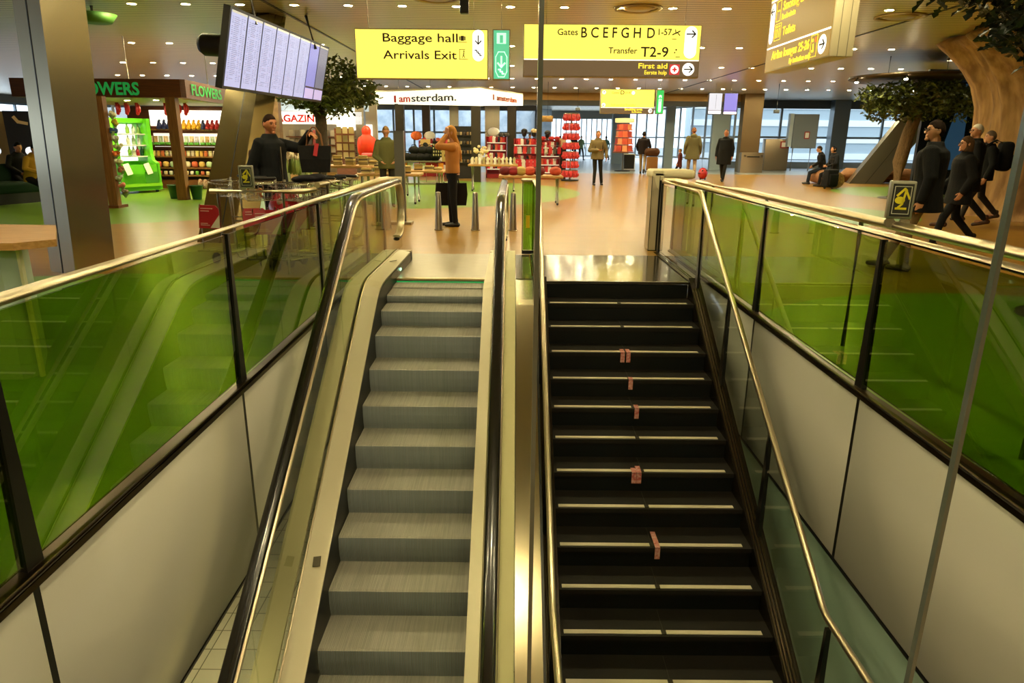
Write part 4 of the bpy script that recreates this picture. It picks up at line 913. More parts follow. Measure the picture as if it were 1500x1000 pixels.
    if glasses:
        g = MB()
        for sx in (-1, 1): g.tube([hp((sx * .033 + .024 * math.cos(a), -.106 + .006 * abs(math.cos(a)) , .008 + .018 * math.sin(a))) for a in [2 * math.pi * i / 16 for i in range(16)]], .0032, 6, closed=True); g.tube([hp((sx * .057, -.10, .012)), hp((sx * .084, -.03, .012)), hp((sx * .084, .01, .006))], .003, 6)
        g.tube([hp((-.009, -.108, .012)), hp((.009, -.108, .012))], .003, 6); obj('glasses', g, BLACK, t)
    return t
def backpack(label, loc, rz, c, s=1.0):
    t = thing('backpack', label, 'backpack', loc, rz); t.scale = (s, s, s)
    m = MB(); m.rbox((0, .09, .24), (.30, .19, .48), .07, 3); obj('body', m, cloth(c, c), t); obj('pocket', MB().rbox((0, .20, .16), (.24, .07, .22), .03, 3), cloth(c, c), t)
    for x in (-.11, .11): obj('strap', MB().tube([(x, -.01, .46), (x, -.10, .50), (x * 1.15, -.24, .42), (x * 1.2, -.27, .25), (x * 1.1, -.1, .05), (x, 0, .03)], .016, 8), cloth(c + 's', c), t)
    return t
def tote(label, loc, rz, c, w_=.36, h_=.28, d_=.14, strap=.22, sc='#5a3a20', tagc=None, name='tote_bag', k=.8):
    t = thing(name, label, 'bag', loc, rz)
    m = MB(); A = [(-w_ / 2 * k, -d_ / 2), (w_ / 2 * k, -d_ / 2), (w_ / 2 * k, d_ / 2), (-w_ / 2 * k, d_ / 2)]
    m.loft([[V((x, y, 0)) for x, y in A], [V((x * 1.1, y, h_ * .5)) for x, y in A], [V((x / k, y * .7, h_)) for x, y in A]], smooth=False); obj('body', m, cloth(c, c), t)
    for y in (-d_ * .3, d_ * .3): obj('strap', MB().tube([(-w_ * .25, y, h_ - .02), (-w_ * .20, y * .8, h_ + strap * .6), (-w_ * .05, y * .3, h_ + strap), (w_ * .05, y * .3, h_ + strap), (w_ * .20, y * .8, h_ + strap * .6), (w_ * .25, y, h_ - .02)], .010, 8), cloth('strap' + sc, sc), t)
    if tagc: obj('tag', MB().box((.02, -d_ / 2 - .012, h_ - .05), (.05, .006, .16), rot=(0, R(12), 0)), mat('bag tag', tagc, .5), t)
    return t
L90 = R(-90)
# the group walking along the stair side
person('tall man in glasses, black coat and khaki trousers walking past the trolley rail', (5.02, 8.5, 0), R(-128), 1.80, legs=(((.09, -.12, .50), (.09, -.10, .085)), ((-.09, -.18, .50), (-.09, -.36, .09))), arms=(((.26, .05, 1.12), (.27, .0, .86)), ((-.26, .03, 1.12), (-.27, -.02, .86))), head=(R(30), -.05), top='#0c0d10', hem=.72, flare=1.22, bulk=1.32, legs_c='#7a6648', shoes='#3a2818', hair=('short', '#20140c'), vox=.009, glasses=True)
person('woman with brown bob and glasses, all in black, striding behind the tall man', (6.75, 10.6, 0), R(-100), 1.64, arms=(((.26, .06, 1.12), (.25, -.05, .90)), ((-.24, -.02, 1.10), (-.22, -.20, .92))), top='#0a0a0b', hem=.70, flare=1.22, bulk=1.25, legs_c='#0f0f11', hair=('bob', '#4a3420'), vox=.0095, glasses=True)
person('white haired old man in a long black coat beside the backpacker', (8.55, 13.2, 0), R(-115), 1.88, head=(R(20), 0), top='#08090b', hem=.62, flare=1.2, bulk=1.25, legs_c='#17161a', shoes='#4a2c1a', hair=('thin', '#c8c0b0'), vox=.0105, glasses=True)
person('person in black with grey hair carrying a big black backpack by the sculpture', (9.55, 14.3, 0), R(-105), 1.78, top='#08090b', hem=.80, bulk=1.2, legs_c='#2a2420', shoes='#3a2418', hair=('short', '#6a5a4a'), vox=.0105)
backpack('big black backpack worn by the last walker of the dark group', (9.74, 14.28, 1.0), R(-105), '#0c0c0e', 1.2)
# people of the middle distance
person('man in olive jacket and dark trousers facing the camera, hands before his chest', (2.92, 24.7, 0), R(4), 1.84, legs=(((.12, -.02, .50), (.17, .0, .085)), ((-.08, -.06, .50), (-.10, -.08, .085))), arms=(((.29, .02, 1.12), (.28, -.10, .90)), ((-.27, -.02, 1.12), (-.02, -.22, 1.13))), top='#6a5a3c', hem=.84, flare=1.08, bulk=1.18, legs_c='#1a1712', hair=('thin', '#7a5a3a'), skin=SKINB, vox=.012)
backpack('dark backpack on the man in the olive jacket', (2.93, 24.83, 1.0), R(4), '#2a2014', 1.0)
woman = person('blonde woman in tan sweater and black trousers with a hand at her ear', (-1.09, 12.62, 0), R(-82), 1.76, legs=(((.08, .0, .50), (.08, .03, .085)), ((-.08, -.03, .50), (-.08, -.02, .085))), arms=(((.22, -.26, 1.40), (.10, -.11, 1.58)), ((-.25, -.02, 1.16), (-.24, -.08, .93))), head=(0, .1), top='#b0763a', hem=.94, legs_c='#121214', shoes='#151210', hair=('long', '#b07a3a'), vox=.0095, collar=False, palms=(((-.7, .2, .2), (-.1, .15, 1)), None))
tote('big black tote bag carried by the blonde woman', (-1.14, 12.88, .36), R(4), '#1a1410', .56, .40, .18, .25, '#1a1410', k=.96)
person('man in long olive parka with hood, seen from behind, beside a child', (7.45, 29.6, 0), R(172), 2.06, legs=(((.10, -.10, .50), (.11, -.18, .09)), ((-.10, .05, .50), (-.10, .24, .12))), top='#5a5436', hem=.66, flare=1.25, bulk=1.15, legs_c='#9a8468', hair=('bald', '#8a5a3a'), skin=SKINB, vox=.013, hood=True)
person('small child in a dark red coat walking next to the parka man', (7.02, 29.9, 0), R(-120), 1.20, top='#5a2a2a', hem=.66, flare=1.2, legs_c='#1a1a2a', hair=('short', '#6a4a2a'), vox=.014)
person('bald man in a long black coat walking past the bronze column', (8.2, 27.6, 0), R(-25), 1.95, legs=(((.07, -.15, .50), (.04, -.2, .085)), ((-.07, .0, .49), (-.06, .28, .12))), top='#0f1012', hem=.58, flare=1.2, bulk=1.2, legs_c='#1a1a18', hair=('bald', '#6a4a3a'), skin=SKINB, vox=.012, glasses=True, belly=.04)
person('man in black jacket and beige trousers pushing a loaded luggage cart', (6.05, 33.2, 0), R(165), 1.92, arms=(((.27, -.1, 1.14), (.25, -.3, .98)), ((-.27, -.1, 1.14), (-.25, -.3, .98))), top='#1a1214', hem=.82, bulk=1.25, legs_c='#9c8a6c', hair=('short', '#1c1614'), vox=.013)
t = thing('luggage_cart', 'luggage cart stacked with tan and brown bags next to the beige trousers', 'luggage cart', (6.45, 33.0, 0))
m = MB(); m.tube([(-.25, .3, .12), (-.3, .5, 1.0)], .02, 6).tube([(.25, .3, .12), (.3, .5, 1.0)], .02, 6).tube([(-.3, .5, 1.0), (.3, .5, 1.0)], .025, 6).box((0, -.05, .14), (.55, .8, .04)); obj('frame', m, STEEL, t)
for x in (-.24, .24): obj('wheel', MB().cyl((x, .3, .07), (x + .03, .3, .07), .07), BLACK, t)
tag(obj('suitcase', MB().rbox((0, 0, .32), (.5, .34, .64), .07, 3), cloth('tan', '#8a6236'), loc=(6.45, 32.95, .16)), 'tan soft suitcase standing on the luggage cart', 'suitcase')
tag(obj('duffel_bag', MB().cap((-.16, 0, .2), (.16, 0, .2), .2, n=14), cloth('brown', '#4a2e1a'), loc=(6.42, 32.95, .80)), 'dark brown duffel bag lying on top of the luggage cart', 'bag')
# the two seated on the log
SEATL = (((.12, -.42, .42), (.12, -.44, .085)), ((-.12, -.42, .42), (-.12, -.46, .085)))
person('person in black sitting on the log with back turned, by the black suitcase', (11.50, 26.3, 0), R(-112), 1.74, legs=SEATL, seat=.62, lean=R(14), arms=(((.25, -.12, .82), (.12, -.34, .66)), ((-.25, -.12, .82), (-.12, -.34, .66))), head=(0, .3), top='#121316', hem=.84, bulk=1.1, legs_c='#1c2430', hair=('short', '#3a3028'), vox=.0115)
person('person in a black hat sitting on the log, looking down at a phone', (11.36, 24.95, 0), R(-90), 1.74, legs=SEATL, seat=.62, lean=R(10), arms=(((.25, -.10, .82), (.10, -.32, .72)), ((-.25, -.10, .82), (-.06, -.32, .74))), head=(0, .35), top='#14161c', hem=.84, bulk=1.05, legs_c='#15151a', hair=('hood', '#1a1c24'), vox=.0115)
t = thing('suitcase', 'black upright suitcase with raised handle standing before the log', 'suitcase', (10.72, 23.8, 0), R(20))
obj('body', MB().rbox((0, 0, .36), (.44, .28, .58), .05, 3), cloth('suit', '#15151a'), t); obj('handle', MB().tube([(-.1, .08, .6), (-.1, .08, .98), (.1, .08, .98), (.1, .08, .6)], .012, 8), BLACK, t); obj('side_pocket', MB().rbox((0, -.16, .32), (.36, .06, .36), .02), cloth('suit', '#15151a'), t)
for x in (-.16, .16): obj('wheel', MB().cyl((x, .05, .04), (x + .03, .05, .04), .04), BLACK, t)
# man and bag by the trolleys
person('man in black padded jacket reaching out to lift a black handbag by its strap', (-3.22, 9.42, 0), R(62), 1.83, legs=STAND, arms=(((.28, -.22, 1.34), (.22, -.47, 1.53)), ((-.24, .10, 1.12), (-.22, .06, .88))), head=(-.15, .12), top='#101215', hem=.86, bulk=1.18, legs_c='#17181c', hair=('thin', '#2a1a10'), skin=SKINB, vox=.009, trim='#8a7a62', palms=(((0, .2, -1), (-.2, -.9, -.3)), None))
t = backpack('brown shoulder bag strapped behind the man in the padded jacket', (-3.37, 9.50, .98), R(62), '#3a2414', .85)
tote('black handbag with red tag hanging from the outstretched hand of the padded jacket man', (-2.62, 9.36, 1.10), R(12), '#0e0c0c', .42, .34, .18, .23, '#7a5232', '#c03038', k=.85)
# reader at the book tables
person('man in green jacket standing by the bookstall behind the grey stand', (-2.9, 16.2, 0), R(15), 1.80, legs=STAND, arms=(((.26, -.02, 1.12), (.14, -.26, 1.0)), ((-.26, -.02, 1.12), (-.14, -.26, 1.0))), head=(-.1, .35), top='#5a5a30', hem=.84, bulk=1.1, legs_c='#22201c', hair=('thin', '#8a6a3a'), vox=.012, glasses=True)
# waiting people at the left
person('person in a yellow and black jacket slumped on the dark green sofa', (-11.2, 16.3, 0), R(75), 1.76, legs=SEATL, seat=.60, lean=R(22), arms=(((.25, -.16, .80), (.10, -.38, .70)), ((-.25, -.16, .80), (-.10, -.38, .70))), head=(0, .45), top='#b0852a', hem=.84, legs_c='#15151a', hair=('short', '#0e0c0a'), vox=.0115)
person('person with black hair in dark clothes behind the yellow jacket sitter', (-11.9, 16.9, 0), R(60), 1.76, legs=SEATL, seat=.60, lean=R(16), arms=(((.25, -.12, .82), (.10, -.34, .66)), ((-.25, -.12, .82), (-.10, -.34, .66))), head=(0, .3), top='#1c1c1e', hem=.84, legs_c='#15151a', hair=('short', '#0e0c0a'), vox=.013)
SOFA = cloth('sofa', '#16301c')
t = thing('sofa', 'dark green sofa with rounded back, half hidden by the big steel column', 'sofa', (-11.75, 16.5, 0), R(70))
obj('seat', MB().rbox((0, 0, .36), (2.2, .8, .26), .08, 3), SOFA, t); obj('backrest', MB().rbox((0, .38, .58), (2.2, .2, .6), .09, 3), SOFA, t); obj('base', MB().box((0, 0, .12), (2.0, .7, .24)), BLACK, t)
for x in (-1.1, 1.1): obj('armrest', MB().rbox((x, 0, .42), (.2, .84, .42), .08, 3), SOFA, t)
# small figures far off in the corridor
for x, y, rz, c, l, lg in ((7.6, 50, 160, '#14181e', 'far person in a long dark coat left of the postcard tower', '#20304a'), (2.6, 48, 20, '#1a1c22', 'far dark figure just left of the red keychain tower', '#14141a'), (4.4, 52, 170, '#16181c', 'far dark figure between keychain and postcard towers', '#14141a'), (3.5, 54, 200, '#20303a', 'tiny far figure in bluish clothes in the corridor', '#1a1a20'), (5.2, 55, 20, '#7a8a5a', 'tiny far figure in pale green in the corridor', '#2a2a2a'), (7.0, 54, 200, '#3a5a4a', 'tiny far figure in greenish coat behind the postcard tower', '#2a2a30'), (0.9, 40, 10, '#1c1a1c', 'person with dark hair beyond the red shelves', '#1a1a1a'), (1.9, 41, 190, '#2a2c30', 'person in grey beyond the red shelves next to the glass screen edge', '#1a1a1a')):
    person(l, (x, y, 0), R(rz), 1.78 + .05 * math.sin(x * 9), top=c, hem=.66 if 'coat' in l else .84, legs_c=lg, hair=('short', '#1a1512'), vox=.018)
# red rolling case pulled along far off
def bugcase(label, loc, rz, s):
    t = thing('kids_suitcase', label, 'suitcase', loc, rz); t.scale = (s, s, s); red = mat('bug red', '#b01820', .3, coat=.4)
    obj('shell', MB().ell((0, 0, .3), (.22, .26, .27), 20, 12), red, t); obj('band', MB().lathe([(.225, .28), (.232, .29), (.232, .33), (.225, .34)], n=24, closed=True), BLACK, t); obj('handle', MB().tube([(0, .1, .5), (0, .22, 1.0)], .012, 6), BLACK, t)
    for x, z in ((-.1, .46), (.1, .46), (0, .38)): obj('spot', MB().ell((x, -.18 + .1 * abs(x), z - .02), (.05, .03, .05), 10, 6), mat('spot pale', '#d8b8a8', .4) if s > 1 else BLACK, t)
    for x in (-.12, .12): obj('wheel', MB().cyl((x, 0, .05), (x + .03, 0, .05), .05), BLACK, t)
    return t
bugcase('round red case with pale marks on the floor behind the cream newel', (7.68, 28.6, 0), R(10), .85)

# ------------------------------------------------------------ luggage trolleys behind the barrier
WIRE = mat('chrome wire', '#c8c0b0', .25, 1); TRED = mat('trolley red plate', '#a01820', .4)
def trolley(label, loc, rz):
    t = thing('luggage_trolley', label, 'luggage trolley', loc, rz, 'luggage trolleys by the balustrade')
    m = MB(); x = .25
    for s in (-1, 1): m.tube([(s * .27, .42, .10), (s * .27, .40, .85), (s * .27, .46, 1.02)], .014, 8).tube([(s * .27, .42, .12), (s * .22, -.40, .16)], .014, 8).tube([(s * .27, .43, .92), (s * .27, .05, .96), (s * .26, -.02, .98)], .012, 8)
    m.tube([(-.22, -.40, .16), (.22, -.40, .16)], .014, 8); m.tube([(-.27, .41, .5), (.27, .41, .5)], .012, 8)
    for s in (-1, 1): m.tube([(s * .14, -.40, .16), (s * .14, -.385, .74)], .010, 8)
    for k in range(4): m.tube([(-.2 + .13 * k, .42, .13), (-.17 + .11 * k, -.40, .17)], .008, 6)
    obj('frame', m, STEEL, t)
    obj('handlebar', MB().cap((-.15, .47, 1.04), (.15, .47, 1.04), .022, n=10), BLACK, t)
    b = MB(); top = [(-.25, .36, 1.0), (.25, .36, 1.0), (.23, .0, 1.0), (-.23, .0, 1.0)]; bot = [(-.21, .34, .80), (.21, .34, .80), (.19, .06, .80), (-.19, .06, .80)]
    b.tube(top, .008, 6, closed=True).tube(bot, .006, 6, closed=True)
    for k in range(9):
        f_ = k / 8
        for (a, c_, d, e) in ((top[0], top[1], bot[0], bot[1]), (top[3], top[2], bot[3], bot[2])): b.tube([V(a).lerp(V(c_), f_), V(d).lerp(V(e), f_)], .0035, 5)
        b.tube([V(bot[0]).lerp(V(bot[1]), f_), V(bot[3]).lerp(V(bot[2]), f_)], .0035, 5)
    for k in range(1, 6):
        f_ = k / 6
        for (a, c_, d, e) in ((top[0], top[3], bot[0], bot[3]), (top[1], top[2], bot[1], bot[2])): b.tube([V(a).lerp(V(c_), f_), V(d).lerp(V(e), f_)], .0035, 5)
    b.tube([tuple(V(p).lerp(V(q), .5)) for p, q in zip(top, bot)], .004, 5, closed=True); obj('basket', b, WIRE, t)
    pl = MB(); pl.prism([(-.15, -.43, .45), (.15, -.43, .45), (.15, -.40, .67), (.08, -.39, .73), (-.15, -.39, .73)], (0, .012, 0)); p_ = obj('front_plate', pl, TRED, t)
    obj('plate_corner', MB().prism([(.15, -.435, .46), (.02, -.435, .46), (.15, -.418, .62)], (0, .004, 0)), mat('plate white', '#c8c4b0', .5), p_)
    lm = MB()
    for z, w_ in ((.69, .17), (.66, .12), (.51, .10), (.49, .13)): lm.box((-.12 + w_ / 2, -.405 - (.69 - z) * .12, z), (w_, .004, .008))
    obj('plate_text', lm, mat('plate print', '#d8b0a8', .5), p_)
    for s in (-1, 1): obj('wheel', MB().cyl((s * .27 - .012, .42, .07), (s * .27 + .012, .42, .07), .07), BLACK, t)
    obj('wheel', MB().cyl((-.012, -.36, .07), (.012, -.36, .07), .07), BLACK, t)
    return t
tr = trolley('luggage trolley standing alone beside the slanted steel column, black grip up', (-3.66, 8.95, 0), R(-14)); TF = family(tr)
dup(tr, (-3.20, 8.62, 0), R(20), 'luggage trolley right behind the small trolley sign', TF)
dup(tr, (-3.02, 8.44, 0), R(20), 'luggage trolley nosed into the one behind the trolley sign', TF)
for k, (l) in enumerate(('luggage trolley at the front of the nested row by the barrier corner', 'second luggage trolley of the nested row', 'third luggage trolley of the nested row', 'last luggage trolley of the nested row, nearest the book tables')):
    dup(tr, (-2.70 + .085 * k, 8.42 + .26 * k, 0), R(-18), l, TF)
bugcase('round red case with black spots among the luggage trolleys', (-2.92, 8.95, 0.30), R(30), 1.05)
t = thing('case_stand', 'low grey plinth under the round red case among the trolleys', 'plinth', (-2.92, 8.97, 0)); obj('body', MB().rbox((0, 0, .15), (.4, .36, .30), .02), GREYP, t); obj('lip', MB().box((0, -.17, .29), (.4, .03, .02)), STEEL, t)
t = thing('jacket_pile', 'black coat thrown over the nested trolley baskets', 'coat', (-2.58, 8.80, 1.03))
m = MB(); m.ell((0, 0, .02), (.17, .16, .045), 14, 7).ell((.10, .06, .03), (.12, .14, .05), 12, 7).ell((-.10, -.02, .01), (.10, .12, .04), 12, 7); link('cloth', remesh(m, .012, 2, 'coat'), cloth('coat', '#131018'), t)
# wooden counter at the left edge
t = thing('counter', 'pale counter with a light wooden top in the lower left corner', 'counter', (-3.5, 4.55, 0))
top = [(-5.4, 4.05, .875), (-3.02, 4.12, .875), (-2.87, 4.30, .875), (-3.32, 5.0, .875), (-5.4, 5.1, .875)]
obj('worktop', MB().prism(top, (0, 0, .045)), WOODL, t, world=True)
bd = [(-5.3, 4.2, 0), (-3.22, 4.25, 0), (-3.15, 4.35, 0), (-3.45, 4.85, 0), (-5.3, 4.95, 0)]; obj('body', MB().prism(bd, (0, 0, .875)), mat('pale blue laminate', '#b4c4c4', .4), t, world=True)
obj('edge_strip', MB().box((-3.135, 4.32, .435), (.02, .03, .87)), mat('edge strip', '#e2dcc4', .3), t, world=True)

# ------------------------------------------------------------ flower stall
FX = mat('stall wood', '#6e3a1c', .4, c2='#562c14', scale=5, stretch=(.6, 1, 14)); POSTW = mat('stall post wood', '#8a5a2c', .45, c2='#6e4420', scale=4, stretch=(12, 12, .6)); LIT = mat('lit panel', '#fff', .4, emit=(1, .95, .85), es=1.3)
t = thing('flower_stall', 'wooden shop stall with green lettering on its fascia, shelves at its back', 'stall', (-9, 18, 0))
obj('fascia', MB().box((-10.1, 17.6, 2.64), (4.1, .12, .42)).prism([(-8.05, 17.55, 2.43), (-7.95, 17.6, 2.43), (-8.35, 22.1, 2.43), (-8.47, 22.1, 2.43)], (0, 0, .42)), FX, t, world=True)
GL = mat('green lettering', '#189a38', .5, emit=(.02, .30, .06), es=.5)
text('FLOWERS', .40, GL, t, (-10.69 + 9, 17.53 - 18, 2.49), bold=.012, width=1.63)
q = text('FLOWERS', .36, GL, t, (-7.95 + 9, 17.9 - 18, 2.52), rot=(math.pi / 2, 0, R(95)), bold=.006, width=2.3)
for x, y in ((-11.2, 17.6), (-9.3, 17.6), (-8.2, 19.5)): obj('hanger', MB().cyl((x, y, 2.8), (x, y, ZC), .015, n=6), STEEL, t, world=True)
obj('soffit', MB().box((-10.2, 19.8, 2.44), (3.9, 4.4, .04)), mat('stall soffit', '#c9b48c', .5), t, world=True)
for x, y, w_ in ((-8.33, 17.62, .24), (-8.5, 22.0, .24), (-12.2, 19.0, .24)): obj('post', MB().box((x, y, 1.22), (w_, .2, 2.44)), POSTW, t, world=True)
obj('back_wall', MB().box((-10.0, 22.0, 1.2), (3.6, .1, 2.4)), FX, t, world=True)
obj('lit_back_panel', MB().box((-9.95, 21.93, 2.06), (2.3, .04, .46)), LIT, t, world=True); obj('lit_back_panel', MB().box((-9.95, 21.93, 1.42), (2.2, .04, .40)), mat('lit panel dim', '#fff', .4, emit=(1, .93, .8), es=.8), t, world=True)
SHZ = (1.72, 1.26, .93, .60, .38)
for z, d in zip(SHZ, (.16, .3, .36, .42, .5)): obj('shelf', MB().box((-9.95, 21.9 - d / 2, z), (2.5, d, .04)), POSTW, t, world=True)
obj('shelf_base', MB().box((-9.95, 21.7, .13), (2.5, .5, .26)), WOOD, t, world=True)
SPL = mat('stall lamp', '#fff', .4, emit=(1, .9, .75), es=45)
for k, (x, y) in enumerate(((-10.6, 18.4), (-10.1, 18.9), (-9.2, 18.6), (-9.9, 20.6))):
    o = dup(lamp, (x, y, 2.42), label='%s downlight in the soffit of the flower stall' % ('first', 'second', 'third', 'innermost')[k], tree=LF); o['group'] = 'flower stall downlights'
t = thing('display_post', 'wide brown wooden upright hung with bouquets, at the stall front', 'display post', (-8.85, 15.45, 0)); obj('upright', MB().box((0, 0, 1.17), (.20, .16, 2.34)), POSTW, t); obj('foot', MB().box((0, .08, .03), (.26, .4, .06)), WOOD, t)
cols = ('#e8e0b8', '#d8b83a', '#3a5a9a', '#e4e2da', '#c8c49a', '#d86a2a', '#d8d0b0', '#a86a4a', '#c0c8b0', '#d87a6a', '#8a7a5a')
names = ('pale cream', 'yellow', 'blue', 'white', 'greenish cream', 'orange', 'ivory', 'brown', 'mint white', 'pink', 'dull tan')
for k, c_ in enumerate(cols):
    z = 1.95 - k * .165; x = -8.66 + .05 * math.sin(k * 2.1)
    o = thing('bouquet', '%s wrapped bouquet hanging on the wooden upright of the flower stall' % names[k], 'bouquet', (x, 15.5, z), 0, 'bouquets on the wooden upright')
    m = MB(); rd = random.Random(k)
    for _ in range(7): m.ell((rd.uniform(-.06, .06), rd.uniform(-.05, .05), rd.uniform(.0, .07)), (.045, .045, .04), 8, 6)
    obj('blossoms', m, mat('petals' + c_, c_, .6), o); obj('wrapping', MB().cyl((0, 0, -.09), (0, 0, .01), .02, .07, 10), mat('wrap', '#8a9a6a', .5), o)
# green chiller cabinet
LIME = mat('lime plastic', '#62c41a', .35, coat=.3); LIMED = mat('lime plastic lighter', '#86cf1e', .35, coat=.3)
t = thing('drinks_cooler', 'bright lime green open cooler cabinet inside the flower stall', 'cooler', (-10.72, 19.75, 0), R(62))
sd = [(-.28, .08), (.50, .08), (.50, 2.0), (-.10, 2.0), (-.10, .95), (-.14, .82), (-.28, .76)]
body = MB().prism([(-.60, y * 1.0, z) for y, z in [(-.42, .08), (.45, .08), (.45, 2.0), (-.22, 2.0), (-.21, 1.05), (-.26, .88), (-.42, .80)]], (.10, 0, 0)).prism([(.5, y, z) for y, z in [(-.42, .08), (.45, .08), (.45, 2.0), (-.22, 2.0), (-.21, 1.05), (-.26, .88), (-.42, .80)]], (.10, 0, 0))
body.box((0, .42, 1.04), (1.1, .06, 1.92)).box((0, .18, 1.94), (1.1, .52, .12)).box((0, -.02, .30), (1.1, .80, .44)).box((0, -.39, .42), (1.1, .06, .70)); obj('body', body, LIME, t)
obj('curved_panel', MB().prism([(-.612, y, z) for y, z in [(.38, 1.86), (-.14, 1.86), (-.14, 1.15), (-.13, 1.0), (-.06, .90), (.06, .86), (.20, .88), (.31, .98), (.37, 1.15)]], (.02, 0, 0)), LIMED, t)
for z in (.98, 1.28, 1.58): obj('shelf', MB().box((.25, .15, z), (.5, .5, .03)), WHITEP, t)
obj('lit_back', MB().box((.25, .38, 1.35), (.5, .02, 1.0)), LIT, t); obj('vent_grille', MB().box((.3, -.43, .42), (.38, .02, .3)), mat('grille green', '#3a8a12', .6), t); obj('bumper', MB().box((0, -.44, .22), (1.16, .05, .08)), LIMED, t)
for x in (-.5, .5): obj('caster', MB().cyl((x - .02, -.3, .05), (x + .02, -.3, .05), .05), BLACK, t)
for x in (-.4, .2): obj('price_sheet', MB().box((x, -.47, .66), (.17, .008, .3), rot=(R(-12), R(-12), 0)), mat('paper', '#dcdcd0', .6), t)
for k, (x, z, c_) in enumerate(((.1, 1.0, '#7aa83a'), (.22, 1.0, '#c8c8b0'), (.34, 1.0, '#c02a3a'), (.46, 1.0, '#1c5a34'), (.1, 1.3, '#d8d4c0'), (.26, 1.3, '#a0b890'), (.42, 1.3, '#e0e0e0'), (.12, 1.6, '#8ab04a'), (.3, 1.6, '#c8d0c0'), (.44, 1.6, '#7a9a4a'))):
    p = Matrix.Rotation(R(62), 3, 'Z') @ V((x, .1, z)) + V((-10.72, 19.75, 0))
    o = obj('bottle', MB().lathe([(.045, 0), (.05, .02), (.05, .14), (.02, .2), (.02, .25)], n=12), mat('drink' + c_, c_, .3), loc=p); tag(o, 'small drink bottle inside the lime green cooler', 'bottle', 'bottles in the lime cooler')
for k, (x, y) in enumerate(((-8.68, 17.9), (-8.05, 17.75))):
    t = thing('flower_bucket', ('dark green bucket left of the stall post foot', 'dark green bucket right of the stall post foot')[k], 'bucket', (x, y, 0)); obj('body', MB().lathe([(.11, 0), (.16, .34), (.165, .34), (.15, .33), (.1, .02)], n=18), mat('bucket green', '#1a4a26', .4), t); obj('rim', MB().tube([(.163 * math.cos(a), .163 * math.sin(a), .34) for a in [2 * math.pi * i / 18 for i in range(18)]], .01, 6, closed=True), mat('bucket green', '#1a4a26', .4), t)
# goods on the shelves of the stall: every one an object of its own
def row(name, label, cat, group, mesh, mats, xs, y, z, rz=0, jy=0, copies_of=None):
    for k, x in enumerate(xs):
        o = bpy.data.objects.new(name, mesh[k % len(mesh)]); COL.objects.link(o); o.location = (x, y + random.uniform(-jy, jy), z); o.rotation_euler = (0, 0, rz + random.uniform(-.15, .15)); tag(o, label, cat, group)
def mm_(mb, name, m_): me = mb.mesh(name); me.materials.append(m_); return me
def span(a, b, n): return [a + (b - a) * k / (n - 1) for k in range(n)]
def clog(c_): return mm_(MB().ell((0, 0, .10), (.075, .06, .11), 10, 8).ell((0, -.05, .04), (.07, .06, .05), 10, 6).cap((0, -.02, .20), (0, .02, .24), .04, n=8), 'clog', mat('clog' + c_, c_, .5))
row('slipper', 'yellow clog shaped slipper on the top shelf of the flower stall', 'slipper', 'yellow slippers on the top shelf', [clog('#d8a01a')], 0, span(-10.0, -9.55, 4), 21.74, 1.74)
row('slipper', 'navy clog shaped slipper on the top shelf of the flower stall', 'slipper', 'navy slippers on the top shelf', [clog('#23285a')], 0, [-10.75, -10.6, -10.45, -9.42], 21.74, 1.74)
row('slipper', 'red clog shaped slipper on the top shelf of the flower stall', 'slipper', 'red slippers on the top shelf', [clog('#a8161c')], 0, span(-9.28, -8.86, 4), 21.74, 1.74)
def packet(c_, h=.26, w_=.13): return mm_(MB().prism([(-w_ / 2, -.02, 0), (w_ / 2, -.02, 0), (w_ / 2, .0, h), (-w_ / 2, .0, h)], (0, .03, 0)).ell((0, -.03, h * .45), (w_ * .4, .02, h * .3), 8, 6), 'packet', mat('packet' + c_, c_, .45))
row('seed_packet', 'pale packet on the second shelf of the flower stall', 'packet', 'packets on the second shelf', [packet(c_) for c_ in ('#d8c8a8', '#c8a070', '#b8c0b0', '#d0b090', '#c0b8c8')], 0, span(-11.05, -8.85, 15), 21.68, 1.28)
row('green_tray', 'low green carton before the packets on the second shelf', 'carton', 'green cartons on the second shelf', [mm_(MB().rbox((0, 0, .04), (.14, .08, .08), .015), 'tray', mat('tray green', '#5a9a3a', .5))], 0, span(-11.0, -8.9, 13), 21.58, 1.28)
def jar(c_): return mm_(MB().lathe([(.05, 0), (.055, .01), (.055, .1), (.045, .13), (.05, .13), (.05, .16), (.01, .16)], n=12), 'jar', mat('jar' + c_, c_, .3))
row('jar', 'small jar on the third shelf of the flower stall', 'jar', 'jars on the third shelf', [jar(c_) for c_ in ('#c8b0a0', '#d8c070', '#c89a4a', '#d06a3a', '#d8c8a0')], 0, span(-11.1, -8.85, 18), 21.62, .95)
def cheese(c_): return mm_(MB().rbox((0, 0, .09), (.17, .14, .18), .06, 3), 'cheese', mat('cheese' + c_, c_, .5))
row('gift_pack', 'rounded gift pack on the fourth shelf of the flower stall', 'gift pack', 'gift packs on the fourth shelf', [cheese(c_) for c_ in ('#d8c8a8', '#c85a3a', '#d8a85a', '#b8c8a0', '#d0907a')], 0, span(-11.05, -8.85, 11), 21.56, .62)
row('small_pack', 'little pack on the lowest shelf of the flower stall', 'pack', 'packs on the lowest shelf', [mm_(MB().rbox((0, 0, .06), (.10, .1, .12), .03), 'pack', mat('pack' + c_, c_, .5)) for c_ in ('#d8d0c0', '#6aa03a', '#b85a3a', '#d8c090')], 0, span(-11.1, -8.85, 15), 21.5, .40)
